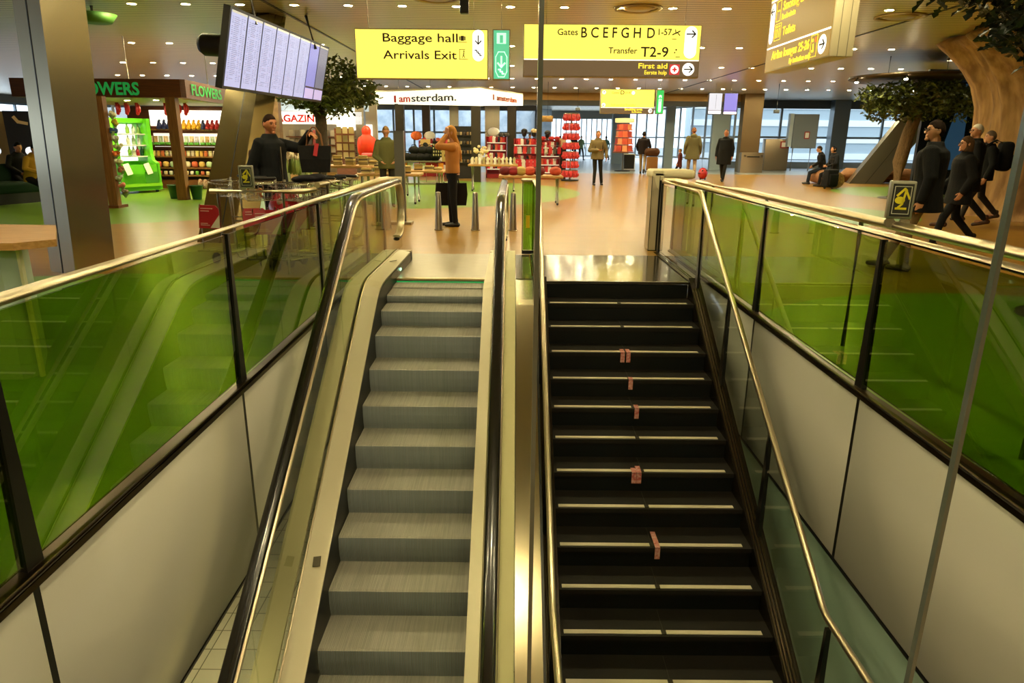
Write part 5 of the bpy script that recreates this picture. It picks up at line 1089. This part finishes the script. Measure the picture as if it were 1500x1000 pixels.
row('bulb_bag', 'net bag of bulbs leaning before the base of the stall shelves', 'bag', 'bulb bags at the stall base', [mm_(MB().ell((0, 0, .15), (.08, .07, .15), 10, 7), 'bulbs', mat('bulb' + c_, c_, .7, c2='#7a4a30', scale=25)) for c_ in ('#b89a7a', '#c8a890')], 0, span(-9.5, -8.75, 6), 21.28, .0)
row('hanging_decoration', 'red hanging decoration under the stall roof', 'decoration', 'red decorations under the stall roof', [mm_(MB().cap((0, 0, -.28), (0, 0, -.02), .05, n=8).ell((0.05, 0, -.15), (.05, .05, .12), 8, 6), 'deco', mat('deco red', '#c01820', .4))], 0, [-11.1, -10.85, -10.55, -9.75, -9.6, -9.4, -9.2], 20.2, 2.42)
# ------------------------------------------------------------ white kiosk with souvenirs
c0, c1, c2 = V((-1.19, 25.8, 0)), V((-5.47, 28.6, 0)), V((.36, 29.6, 0))
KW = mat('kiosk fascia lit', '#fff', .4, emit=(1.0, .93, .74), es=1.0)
t = thing('kiosk_canopy', 'glowing white corner fascia with red and black lettering on dark posts', 'kiosk', (-1.2, 26.5, 0))
def wallpan(a, b, z0a, z0b, z1, th, m_, name, par=None):
    d = (b - a).normalized(); n = V((d.y, -d.x, 0)) * th
    return obj(name, MB().prism([a + V((0, 0, z0a)), b + V((0, 0, z0b)), b + V((0, 0, z1)), a + V((0, 0, z1))], n), m_, par or t, world=True)
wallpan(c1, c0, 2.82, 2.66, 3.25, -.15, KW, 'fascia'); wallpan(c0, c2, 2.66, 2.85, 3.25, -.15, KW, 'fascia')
obj('roof', MB().prism([c1 + V((0, 0, 3.26)), c0 + V((0, 0, 3.26)), c2 + V((0, 0, 3.26)), V((-3.9, 32.4, 3.26))], (0, 0, .05)), mat('kiosk roof', '#cfc6b0', .6), t, world=True)
KRED = mat('kiosk red lettering', '#b81418', .5); KBLK = mat('kiosk black lettering', '#141210', .5)
d = (c0 - c1).normalized(); ang = math.atan2(d.y, d.x); L = (c0 - c1).length
def ktext(s, a, ang_, off, z, size, width, m_, bold):
    dd = V((math.cos(ang_), math.sin(ang_), 0)); p = a + dd * off + V((dd.y, -dd.x, 0)) * .02 - V((-1.2, 26.5, 0)); text(s, size, m_, t, (p.x, p.y, z), rot=(math.pi / 2, 0, ang_), width=width, bold=bold, ext=.01)
ktext('I', c1, ang, L * .19, 2.86, .34, .10, KRED, .01); ktext('am', c1, ang, L * .245, 2.86, .37, .56, KRED, .006); ktext('sterdam.', c1, ang, L * .365, 2.86, .37, 2.15, KBLK, .004)
d2 = (c2 - c0).normalized(); a2 = math.atan2(d2.y, d2.x); L2 = (c2 - c0).length
KOR = mat('kiosk orange lettering', '#b0561a', .5); ktext('I', c0, a2, L2 * .25, 2.92, .26, .1, KOR, .01); ktext('amsterdam', c0, a2, L2 * .34, 2.92, .28, L2 * .48, KOR, .006)
for p, h in (((-1.38, 26.1), 2.66), ((-4.45, 28.1), 2.8), ((-.1, 29.2), 2.84), ((-3.9, 32.0), 3.2)): obj('post', MB().box((p[0], p[1], h / 2), (.34, .3, h)), mat('kiosk post', '#3a3228', .35, .5), t, world=True)
for p in ((-1.6, 27.5), (-3.4, 29.5), (-.2, 29.4), (-4.6, 29)): obj('hanger', MB().cyl((p[0], p[1], 3.3), (p[0], p[1], ZC), .012, n=6), STEEL, t, world=True)
SRD = mat('shelf red', '#8c1016', .45); SWT = mat('shelf white', '#ded8cc', .4, emit=(1, .9, .8), es=.25)
souv = ['#c01420', '#e8e2da', '#b01a24', '#d8303a', '#ece4d8', '#8a1018', '#20222a', '#d85a2a']
def souvmesh(k):
    c_ = souv[k % len(souv)]
    m = (MB().rbox((0, 0, .11), (.13, .10, .22), .02), MB().lathe([(.055, 0), (.06, .05), (.06, .16), (.035, .20)], n=10), MB().ell((0, 0, .11), (.065, .06, .11), 8, 6), MB().prism([(-.06, -.03, 0), (.06, -.03, 0), (.065, 0, .24), (-.065, 0, .24)], (0, .04, 0)))[k % 4]
    return mm_(m, 'souvenir', mat('souvenir' + c_, c_, .45))
SM = [souvmesh(k) for k in range(16)]
def gondola(label, x0, x1, y, h, shelves, gl, n, back=SRD):
    t = thing('shop_shelf', label, 'shelf unit', ((x0 + x1) / 2, y, 0)); w_ = x1 - x0
    obj('back_panel', MB().box((0, .2, h / 2), (w_, .06, h)), back, t); obj('base', MB().box((0, 0, .08), (w_, .44, .16)), SRD, t)
    for s in (-1, 1): obj('side_panel', MB().box((s * (w_ / 2 - .02), 0, h / 2), (.04, .44, h)), SRD, t)
    for z in shelves: obj('shelf', MB().box((0, -.02, z), (w_ - .08, .42, .035)), SWT, t)
    for z in shelves: row('souvenir', 'small red or white souvenir on %s' % gl, 'souvenir', 'souvenirs on ' + gl, [SM[(int(z * 100) + j) % 16] for j in range(7)], 0, span(x0 + .12, x1 - .12, n), y - .08, z + .018)
    return t
gondola('red shop shelf unit with white shelves beside the kiosk corner post', -1.12, -.28, 28.9, 1.62, (.35, .75, 1.08, 1.38), 'the shelf unit by the kiosk post', 7)
gondola('wide red shop shelf unit left of the glass screen edge', .0, 1.0, 28.6, 1.56, (.30, .66, 1.0, 1.3), 'the wide shelf unit in the middle', 8)
gondola('red shop shelf unit with pale shelves right of the glass screen edge', 1.05, 1.85, 28.4, 1.5, (.25, .55, .88, 1.2), 'the right hand shelf unit', 7)
gondola('long red shop shelf unit behind the blonde woman', -3.95, -1.75, 29.8, 1.45, (.25, .62, 1.0, 1.3), 'the long unit behind the woman', 16)
row('hanging_pouch', 'red or white pouch hanging before the wide red shelf unit', 'pouch', 'pouches hanging before the wide shelf unit', [mm_(MB().prism([(-.07, -.03, 0), (.07, -.03, 0), (.06, -.02, .26), (-.06, -.02, .26)], (0, .05, 0)).cyl((0, 0, .26), (0, 0, .30), .008), 'hang', mat('hang' + c_, c_, .5)) for c_ in ('#c81a28', '#e0d8d0', '#d83a3a', '#4a4640', '#c01424', '#b8a898')], 0, span(.08, 1.8, 11), 28.12, .98)
row('hanging_pouch', 'lower red or white pouch hanging before the wide red shelf unit', 'pouch', 'lower pouches before the wide shelf unit', [mm_(MB().prism([(-.07, -.03, 0), (.07, -.03, 0), (.06, -.02, .28), (-.06, -.02, .28)], (0, .05, 0)).cyl((0, 0, .28), (0, 0, .32), .008), 'hang', mat('hang' + c_, c_, .5)) for c_ in ('#d8303a', '#c81a28', '#e0d8d0', '#c01424')], 0, span(.1, 1.0, 7), 28.1, .48)
t = thing('hook_rail', 'two steel bars with hooks before the red shelf units', 'rail', (.95, 28.16, 0))
for z in (1.30, .80): obj('bar', MB().cyl((-.95, 0, z), (.9, 0, z), .012, n=8), STEEL, t)
for x in (-.93, .88): obj('post', MB().cyl((x, 0, 0), (x, 0, 1.34), .018, n=8), STEEL, t)
t = thing('display_pillar', 'dark pillar with a pale poster at the end of the red shelves', 'pillar', (1.98, 28.4, 0)); obj('body', MB().box((0, 0, .65), (.22, .3, 1.3)), BLACK, t); obj('poster', MB().box((-.05, -.16, 1.40), (.26, .02, .36)), mat('poster cream', '#d8c4a0', .5), t)
t = thing('bag_shelf', 'tall dark rack of small goods behind the blonde woman', 'rack', (-1.95, 28.3, 0)); obj('panel', MB().box((0, 0, 1.0), (.75, .12, 2.0)), mat('dark rack', '#1a1614', .5), t)
for z in (.6, .95, 1.3, 1.65): obj('shelf', MB().box((0, -.12, z), (.72, .2, .03)), mat('dark rack', '#1a1614', .5), t)
for z in (.6, .95, 1.3, 1.65): row('small_box', 'small box on the tall dark rack behind the woman', 'box', 'boxes on the tall dark rack', [mm_(MB().rbox((0, 0, .06), (.09, .07, .12), .01), 'box', mat('boxed' + c_, c_, .5)) for c_ in ('#8a6a3a', '#b8a070', '#4a3a2a')], 0, span(-2.22, -1.68, 5), 28.17, z + .016)
def cushion(c_): return mm_(MB().ell((0, 0, .17), (.24, .09, .18), 14, 8).rbox((0, 0, .17), (.38, .1, .28), .05, 3), 'cushion', mat('cushion' + c_, c_, .7))
for x, y, z, c_, l in ((-4.05, 29.7, 1.46, '#e06a2a', 'orange cushion on top of the long red shelf unit'), (-2.35, 29.7, 1.46, '#c8242a', 'red cushion on top of the long unit near the woman'), (-3.5, 29.75, 1.46, '#e8e4dc', 'white cushion on top of the long red shelf unit'), (-.82, 28.9, 1.63, '#e8e4e0', 'white printed cushion standing on the shelf unit by the kiosk post')):
    o = bpy.data.objects.new('cushion', cushion(c_)); COL.objects.link(o); o.location = (x, y, z); tag(o, l, 'cushion')
for x, l, c_ in ((.42, 'black dummy head with cap on the middle shelf unit', '#14100f'), (.80, 'dummy head with pale cap on the middle shelf unit', '#b8a078'), (1.35, 'black dummy head with cap right of the glass screen edge', '#1a1412')):
    t = thing('dummy_head', l, 'dummy head', (x, 28.6, 1.56 if x < 1 else 1.50)); obj('head', MB().ell((0, 0, .2), (.10, .12, .15), 12, 9).cyl((0, 0, 0), (0, 0, .1), .06), mat('dummy black', '#14100f', .4), t); obj('cap', MB().ell((0, 0, .28), (.13, .14, .10), 12, 7).ell((0, -.14, .24), (.09, .1, .02), 10, 5), mat('cap' + c_, c_, .8), t)
row('cap', 'red cap lying on the right shelf unit', 'cap', 'red caps on the right shelf unit', [mm_(MB().ell((0, 0, .06), (.13, .12, .08), 12, 7).ell((0, -.12, .02), (.09, .1, .015), 10, 5), 'cap', mat('cap red', '#a8201c', .8))], 0, [1.15, 1.5, 1.72], 28.3, 1.51)
row('cap', 'dark cap lying on the shelf unit by the kiosk post', 'cap', 'dark caps on the shelf unit by the kiosk post', [mm_(MB().ell((0, 0, .06), (.13, .12, .08), 12, 7).ell((0, -.12, .02), (.09, .1, .015), 10, 5), 'cap', mat('cap grey', '#4a4440', .8))], 0, [-.5, -.3], 28.85, 1.63)
# keychain tower
RK = mat('keychain red', '#b81a22', .4, c2='#d8464a', scale=30); 
t = thing('keychain_tower', 'tall round tower of red keychain packs', 'display rack', (2.18, 27.2, 0)); obj('pole', MB().cyl((0, 0, 0), (0, 0, 2.5), .05), STEEL, t); obj('base', MB().lathe([(.01, 0), (.34, 0), (.34, .05), (.01, .06)], n=24), BLACK, t)
PK = mm_(MB().rbox((0, 0, 0), (.13, .03, .24), .01).ell((0, -.03, -.03), (.045, .03, .06), 8, 6), 'pack', RK)
for k in range(7):
    z = .26 + k * .345; w_ = .27
    obj('tier_ring', MB().tube([(.29 * math.cos(a), .29 * math.sin(a), z + .14) for a in [2 * math.pi * i / 20 for i in range(20)]], .012, 6, closed=True), WIRE, t)
    for j in range(12):
        a = 2 * math.pi * j / 12 + k * .2; o = bpy.data.objects.new('keychain_pack', PK); COL.objects.link(o); o.location = (2.18 + .29 * math.cos(a), 27.2 + .29 * math.sin(a), z); o.rotation_euler = (0, 0, a + math.pi / 2); tag(o, 'red keychain pack hanging on the tall round tower', 'keychain pack', 'keychain packs on the tower')
t = thing('postcard_rack', 'postcard tower on a single pole with a yellow header', 'display rack', (5.55, 36.0, 0)); obj('pole', MB().cyl((0, 0, 0), (0, 0, 2.3), .09), STEEL, t); obj('base', MB().lathe([(.01, 0), (.4, 0), (.4, .04), (.01, .05)], n=24), BLACK, t)
obj('header', MB().lathe([(.44, 2.36), (.48, 2.38), (.48, 2.56), (.01, 2.58)], n=24), mat('rack header', '#e8d070', .5, emit=(1, .85, .35), es=.7), t); obj('tray', MB().lathe([(.01, .9), (.55, .9), (.55, .95), (.01, .95)], n=24), WOOD, t)
CM = [mm_(MB().box((0, 0, 0), (.24, .03, .30)).box((0, -.03, -.12), (.26, .05, .06)), 'cards', mat('cards' + c_, c_, .5)) for c_ in ('#c0482a', '#d0603a', '#b03a2a', '#d88a5a')]
for k in range(4):
    for j in range(10):
        a = 2 * math.pi * j / 10 + .3; o = bpy.data.objects.new('postcard_stack', CM[(k + j) % 4]); COL.objects.link(o); r_ = .43 - .03 * k; o.location = (5.55 + r_ * math.cos(a), 36 + r_ * math.sin(a), 1.12 + k * .34); o.rotation_euler = (0, 0, a + math.pi / 2); tag(o, 'orange red stack of cards in the postcard tower', 'postcards', 'card stacks in the postcard tower')
t = thing('sign_board', 'black framed floor sign standing right of the postcard tower pole', 'sign', (6.0, 36.8, 0)); obj('board', MB().box((0, 0, .45), (.55, .04, .7)), BLACK, t); obj('frame', MB().box((0, .02, .45), (.62, .03, .8)), WHITEP, t); obj('foot', MB().box((0, 0, .02), (.62, .4, .04)), STEEL, t)
# tables
def table(label, cx, cy, w_, d_, h, rz=0, legm=STEEL):
    t = thing('display_table', label, 'table', (cx, cy, 0), rz); obj('tabletop', MB().rbox((0, 0, h - .03), (w_, d_, .06), .01), WOODL, t)
    for x in (-w_ / 2 + .12, w_ / 2 - .12):
        for y in (-d_ / 2 + .1, d_ / 2 - .1): l_ = obj('leg', MB().cyl((x, y, .06), (x, y, h - .06), .035, n=10), legm, t); obj('caster', MB().ell((x, y, .035), (.03, .03, .035), 8, 6), BLACK, l_)
    return t
table('wooden display table with red bags, before the red shelves', .42, 17.2, 1.55, .8, .70)
table('wooden display table full of white figures, right behind the woman', -.62, 21.6, 1.5, .8, .80)
table('low wooden book table left of the grey stand', -3.0, 17.2, 1.5, .9, .72)
table('wooden book table right of the grey stand', -2.45, 19.0, 1.2, .9, .72)
table('higher book table with pale book piles near the tree trunk', -4.3, 18.2, 1.5, .9, .86)
def book(k): c_ = ('#b8a05a', '#a08a4a', '#8a7a50', '#c8b878', '#5a4a30')[k % 5]; return mm_(MB().rbox((0, 0, .02), (.22, .16, .04), .005), 'book', mat('book' + c_, c_, .6))
BK = [book(k) for k in range(5)]
def pile(cx, cy, z, n, l, rz):
    for k in range(n):
        o = bpy.data.objects.new('book', BK[(k + n) % 5]); COL.objects.link(o); o.location = (cx, cy, z + .041 * k); o.rotation_euler = (0, 0, rz + .08 * math.sin(k * 2.3 + cx)); tag(o, l, 'book', 'books: ' + l)
for i, (cx, cy, z, n) in enumerate(((-3.55, 17.0, .72, 3), (-3.25, 17.1, .72, 5), (-2.95, 17.0, .72, 3), (-2.6, 17.1, .72, 4), (-2.85, 18.8, .72, 3), (-2.55, 18.9, .72, 4), (-2.25, 18.85, .72, 3), (-2.02, 18.9, .72, 2), (-4.85, 18.1, .86, 4), (-4.5, 18.1, .86, 6), (-4.15, 18.0, .86, 5), (-3.85, 18.1, .86, 6), (-3.6, 18.2, .86, 3))):
    w_ = ('far left', 'second', 'third', 'rightmost')[i % 4] if i < 8 else ('far left', 'second', 'middle', 'fourth', 'rightmost')[i - 8]
    pile(cx, cy, z, n, 'book in the %s pile on the %s' % (w_, 'low book table' if i < 4 else 'book table right of the stand' if i < 8 else 'higher book table'), .2 * math.sin(i * 3))
FIG = [mm_(MB().lathe([(.045, 0), (.05, .02), (.03, .08), (.045, .14), (.02, .2)], n=10), 'figure', mat('figure' + c_, c_, .4)) for c_ in ('#d8d0b8', '#c8b890', '#e0dcd0', '#a89868')]
for yy in (21.35, 21.6, 21.85): row('figurine', 'small pale figure on the display table behind the woman', 'figurine', 'pale figures on the table', FIG, 0, span(-1.25, .02, 12), yy, .80)
t = thing('flower_bunch', 'bunch of pale yellow flowers on the figure table beside the woman', 'flowers', (-1.0, 21.5, .80)); rd = random.Random(4); m = MB()
for _ in range(26): m.ell((rd.gauss(0, .13), rd.gauss(0, .1), .38 + rd.gauss(0, .07)), (.05, .05, .045), 7, 5)
obj('blossoms', m, mat('pale petals', '#e0c89a', .6), t); obj('vase', MB().lathe([(.06, 0), (.09, .1), (.07, .3), (.001, .3)], n=12), mat('vase', '#b8b0a0', .3), t)
bagm = [mm_(MB().ell((0, 0, .1), (.15, .12, .11), 12, 7), 'bag', mat('pouch' + c_, c_, .7)) for c_ in ('#6a1018', '#8a1820', '#b09a50', '#c04a30')]
row('pouch', 'soft pouch lying on the display table before the red shelves', 'pouch', 'pouches on the display table', bagm, 0, (-.2, .0, .18, .4, .62), 17.05, .70)
row('pouch', 'orange soft pouch at the end of the display table', 'pouch', None, [bagm[3]], 0, (1.02,), 17.1, .70)
t = thing('bag_stand', 'steel stand piled with black souvenir bags left of the woman', 'stand', (-3.15, 24.3, 0)); obj('base', MB().box((0, 0, .03), (1.2, .5, .06)), STEEL, t); obj('shelf', MB().box((0, 0, .78), (1.3, .5, .05)), STEEL, t)
for x in (-.5, .5): obj('post', MB().cyl((x, 0, .05), (x, 0, .78), .03), STEEL, t)
BB = [mm_(MB().ell((0, 0, .12), (.2, .16, .14), 12, 8).tube([(-.1, 0, .2), (-.06, 0, .3), (.06, 0, .3), (.1, 0, .2)], .015, 6), 'bag', cloth('blackbag', '#0f0d0c'))]
row('shoulder_bag', 'black shoulder bag in the heap on the steel stand', 'bag', 'black bags on the steel stand', BB, 0, span(-3.65, -2.7, 5), 24.2, .80); row('shoulder_bag', 'black shoulder bag on top of the heap on the steel stand', 'bag', 'black bags topping the heap', BB, 0, (-3.4, -3.1, -2.85), 24.25, 1.02)
m = MB()
t = thing('patterned_bag', 'tall black bag with pale checks hanging left of the woman', 'bag', (-2.58, 24.0, .92)); obj('body', MB().prism([(-.2, -.05, 0), (.2, -.05, 0), (.14, -.05, .52), (-.14, -.05, .52)], (0, .12, 0)), cloth('blackbag', '#0f0d0c'), t)
for i in range(4):
    for j in range(4): m.box((-.12 + i * .08 + .01 * (j % 2), -.055, .08 + j * .11), (.04, .008, .06))
obj('check_pattern', m, mat('check pale', '#b8a878', .6), t); obj('hook', MB().cyl((0, .0, .5), (0, 0, .62), .01), STEEL, t)
row('gift_bag', 'small red, white or orange gift bag hanging below the black bags', 'gift bag', 'gift bags below the black bags', [mm_(MB().prism([(-.09, -.03, 0), (.09, -.03, 0), (.09, -.03, .22), (-.09, -.03, .22)], (0, .06, 0)), 'gift', mat('gift' + c_, c_, .5)) for c_ in ('#e08020', '#e4dcd8', '#d83040', '#e8e4e0', '#c01a28', '#b81a24')], 0, span(-3.75, -2.5, 7), 24.3, .50)
for x, y, z, l in ((-3.05, 24.6, 1.12, 'tan poster with dark mark above the black bags'), (-2.15, 25.0, 1.1, 'tan poster with dark mark just left of the woman'), (-2.2, 23.4, .80, 'lower tan poster left of the woman, below the other')):
    t = thing('poster', l, 'poster', (x, y, z)); obj('sheet', MB().box((0, 0, .19), (.34, .03, .38)), mat('poster tan', '#b8945a', .6), t); obj('mark', MB().disc((0, .2), .09, .08, -.016), BLACK, t); obj('pole', MB().cyl((0, .02, -z), (0, .02, .1), .012, n=6), STEEL, t)
# red jacket bust, grey stand, green bunches by the man
t = thing('jacket_dummy', 'bright orange red puffer jacket on a stand behind the book tables', 'clothes dummy', (-5.05, 24.5, 0)); m = MB(); m.ell((0, 0, 1.35), (.26, .2, .36), 14, 9).ell((0, 0, 1.74), (.17, .15, .2), 12, 8).ell((-.24, 0, 1.25), (.1, .1, .32), 10, 7).ell((.24, 0, 1.25), (.1, .1, .32), 10, 7); link('jacket', remesh(m, .03, 2, 'jacket'), mat('orange red puffer', '#e0381c', .5), t); obj('pole', MB().cyl((0, 0, 0), (0, 0, 1.1), .04), STEEL, t); obj('base', MB().cyl((0, 0, 0), (0, 0, .04), .25), BLACK, t)
row('folded_shirt', 'folded pink shirt below the orange red jacket', 'shirt', 'folded shirts below the jacket', [mm_(MB().rbox((0, 0, .06), (.36, .3, .12), .04), 'shirt', mat('pink shirt', '#d8606a', .7))], 0, (-5.0, -4.6), 24.2, .92)
t = thing('shirt_table', 'small table holding folded shirts under the orange jacket', 'table', (-4.85, 24.25, 0)); obj('tabletop', MB().box((0, 0, .89), (1.0, .5, .05)), WOODL, t)
for x in (-.4, .4): obj('leg', MB().cyl((x, 0, 0), (x, 0, .87), .035), STEEL, t)
t = thing('info_stand', 'grey upright slab stand before the reading man', 'stand', (-2.08, 12.9, 0)); obj('slab', MB().box((0, 0, .86), (.17, .05, 1.62)), mat('grey slab', '#6a6e68', .4, .3), t); obj('edge', MB().box((.09, 0, .86), (.012, .056, 1.62)), STEEL, t); obj('foot', MB().box((0, 0, .025), (.4, .3, .05)), STEEL, t)
for x, y, l in ((-4.62, 14.2, 'vase of green and white tulips right of the padded jacket man'), (-4.28, 14.4, 'vase of green stems under the lifted handbag')):
    t = thing('tulip_vase', l, 'vase', (x, y, .55)); rd = random.Random(int(x * -100)); m = MB(); b_ = MB()
    for _ in range(22):
        p = (rd.gauss(0, .10), rd.gauss(0, .1), .62 + rd.gauss(0, .05)); m.tube([(p[0] * .4, p[1] * .4, .1), p], .008, 5); b_.ell(p, (.03, .03, .045), 7, 5)
        m.ell((p[0] * 1.3, p[1] * 1.2, .42), (.03, .02, .16), 6, 5)
    obj('stems', m, mat('tulip green', '#8aa052', .6), t); obj('blossoms', b_, mat('tulip heads', '#d8c8a8' if x < -4.5 else '#b84a50', .6), t); obj('vase', MB().lathe([(.10, 0), (.12, .2), (.11, .3), (.001, .28)], n=14), mat('glass vase', '#a8b088', .15), t)
t = thing('flower_table', 'small dark table holding the vases behind the trolleys', 'table', (-4.45, 14.3, 0)); obj('tabletop', MB().box((0, 0, .525), (.9, .6, .05)), BLACK, t)
for x in (-.38, .38): obj('leg', MB().box((x, 0, .25), (.05, .4, .5)), BLACK, t)
# ------------------------------------------------------------ magazine shop behind
t = thing('magazine_shop', 'bright shop front with red lettering on white, behind the tree', 'shop front', (-8.3, 31, 0))
obj('sign_band', MB().box((-8.4, 30.6, 2.32), (3.9, .2, .50)), mat('white band lit', '#fff', .4, emit=(1, .96, .86), es=1.2), t, world=True); text('MAGAZINES', .40, mat('red lettering', '#c8202a', .5), t, (-2.1, -.52, 2.16), bold=.012, width=2.35, ext=.01)
obj('back_wall', MB().box((-8.4, 32.6, 1.6), (4.4, .15, 3.2)), mat('shop wall', '#b8ac90', .5), t, world=True); obj('lit_strip', MB().box((-7.2, 32.4, 1.85), (1.6, .05, .5)), mat('white band lit', '#fff'), t, world=True)
obj('upper_panel', MB().box((-8.4, 30.8, 2.85), (4.4, .1, .5)), mat('pale blue glass', '#b8cad8', .2, emit=(.5, .6, .7), es=.5), t, world=True)
for x in (-10.3, -6.55): obj('side_post', MB().box((x, 30.7, 1.6), (.35, .4, 3.2)), mat('steel post', '#a8a090', .3, .9), t, world=True)
obj('brown_pillar', MB().box((-10.05, 29.8, 1.6), (.75, .4, 3.2)), mat('brown stone', '#7a6240', .6, c2='#5a4428', scale=3), t, world=True)
for z in (.5, .85, 1.2, 1.55): obj('shelf', MB().box((-8.4, 32.2, z), (3.6, .5, .04)), WOOD, t, world=True)
for z in (.5, .85, 1.2, 1.55): row('magazine', 'magazine facing out on the shelves of the magazine shop', 'magazine', 'magazines on the shop shelves', [mm_(MB().box((0, 0, .14), (.2, .02, .27), rot=(R(-12), 0, 0)), 'mag', mat('mag' + c_, c_, .5)) for c_ in ('#a89a78', '#7a6a4a', '#c8b890', '#5a5040', '#b8503a')], 0, span(-10.0, -6.8, 13), 32.1, z + .02)
t = thing('bookcase', 'slim standing rack of magazines right of the tree trunk', 'rack', (-6.9, 29.2, 0), R(20)); obj('board', MB().box((0, .1, .95), (.8, .06, 1.9), rot=(R(-8), 0, 0)), WOOD, t)
for k in range(5): obj('ledge', MB().box((0, .02 + .03 * (5 - k) - .1, .35 + k * .33), (.8, .12, .03)), WOOD, t)
for k in range(5):
    for j in range(3): p = Matrix.Rotation(R(20), 3, 'Z') @ V((-.25 + .25 * j, -.0 + .03 * (5 - k) - .1, .37 + k * .33)) + V((-6.9, 29.2, 0)); row('magazine', 'magazine on the slim standing rack', 'magazine', 'magazines on the slim rack', [mm_(MB().box((0, 0, .13), (.2, .02, .26)), 'mag', mat('mag2' + c_, c_, .5)) for c_ in (('#a8945a', '#8a7a4a', '#c0b080')[(j + k) % 3],)], 0, (p.x,), p.y, p.z, R(20))
# left windows display posters
for x, y, c_, l in ((-16.6, 24.2, '#1a2030', 'dark tall poster with pale marks near the far left window'), (-17.9, 24.4, '#a89868', 'tan tall poster near the far left window')):
    t = thing('poster_stand', l, 'poster', (x, y, 0), R(20)); obj('board', MB().box((0, 0, 1.35), (1.0, .06, 1.9)), mat('poster' + c_, c_, .5), t); obj('mark', MB().disc((.1, 1.0), .14, .14, -.032), mat('poster glow', '#fff', .5, emit=(.8, .9, 1), es=1), t); obj('mark', MB().stroke([(-.2, 2.1), (-.1, 1.95), (.15, 1.9)], .1, -.032), mat('poster cream', '#d8c4a0', .5), t); obj('foot', MB().box((0, 0, .2), (.9, .3, .4)), BLACK, t)
# bollards
for k, x in enumerate((-2.92, -2.2, -1.30, -.66, .0)):
    t = thing('bollard', ('steel bollard behind the green glass', 'steel bollard seen through the escalator glass', 'steel bollard just left of the blonde woman, before her bag', 'steel bollard right of the blonde woman', 'steel bollard behind the right hand escalator handrail')[k], 'bollard', (x, 12.08, 0), 0, 'tapered steel bollards')
    obj('shaft', MB().lathe([(.07, 0), (.068, .02), (.043, .63), (.036, .655), (.001, .66)], n=20), STEEL, t); obj('foot_ring', MB().lathe([(.07, 0), (.082, 0), (.08, .012), (.07, .012)], n=20, closed=True), STEELD, t)
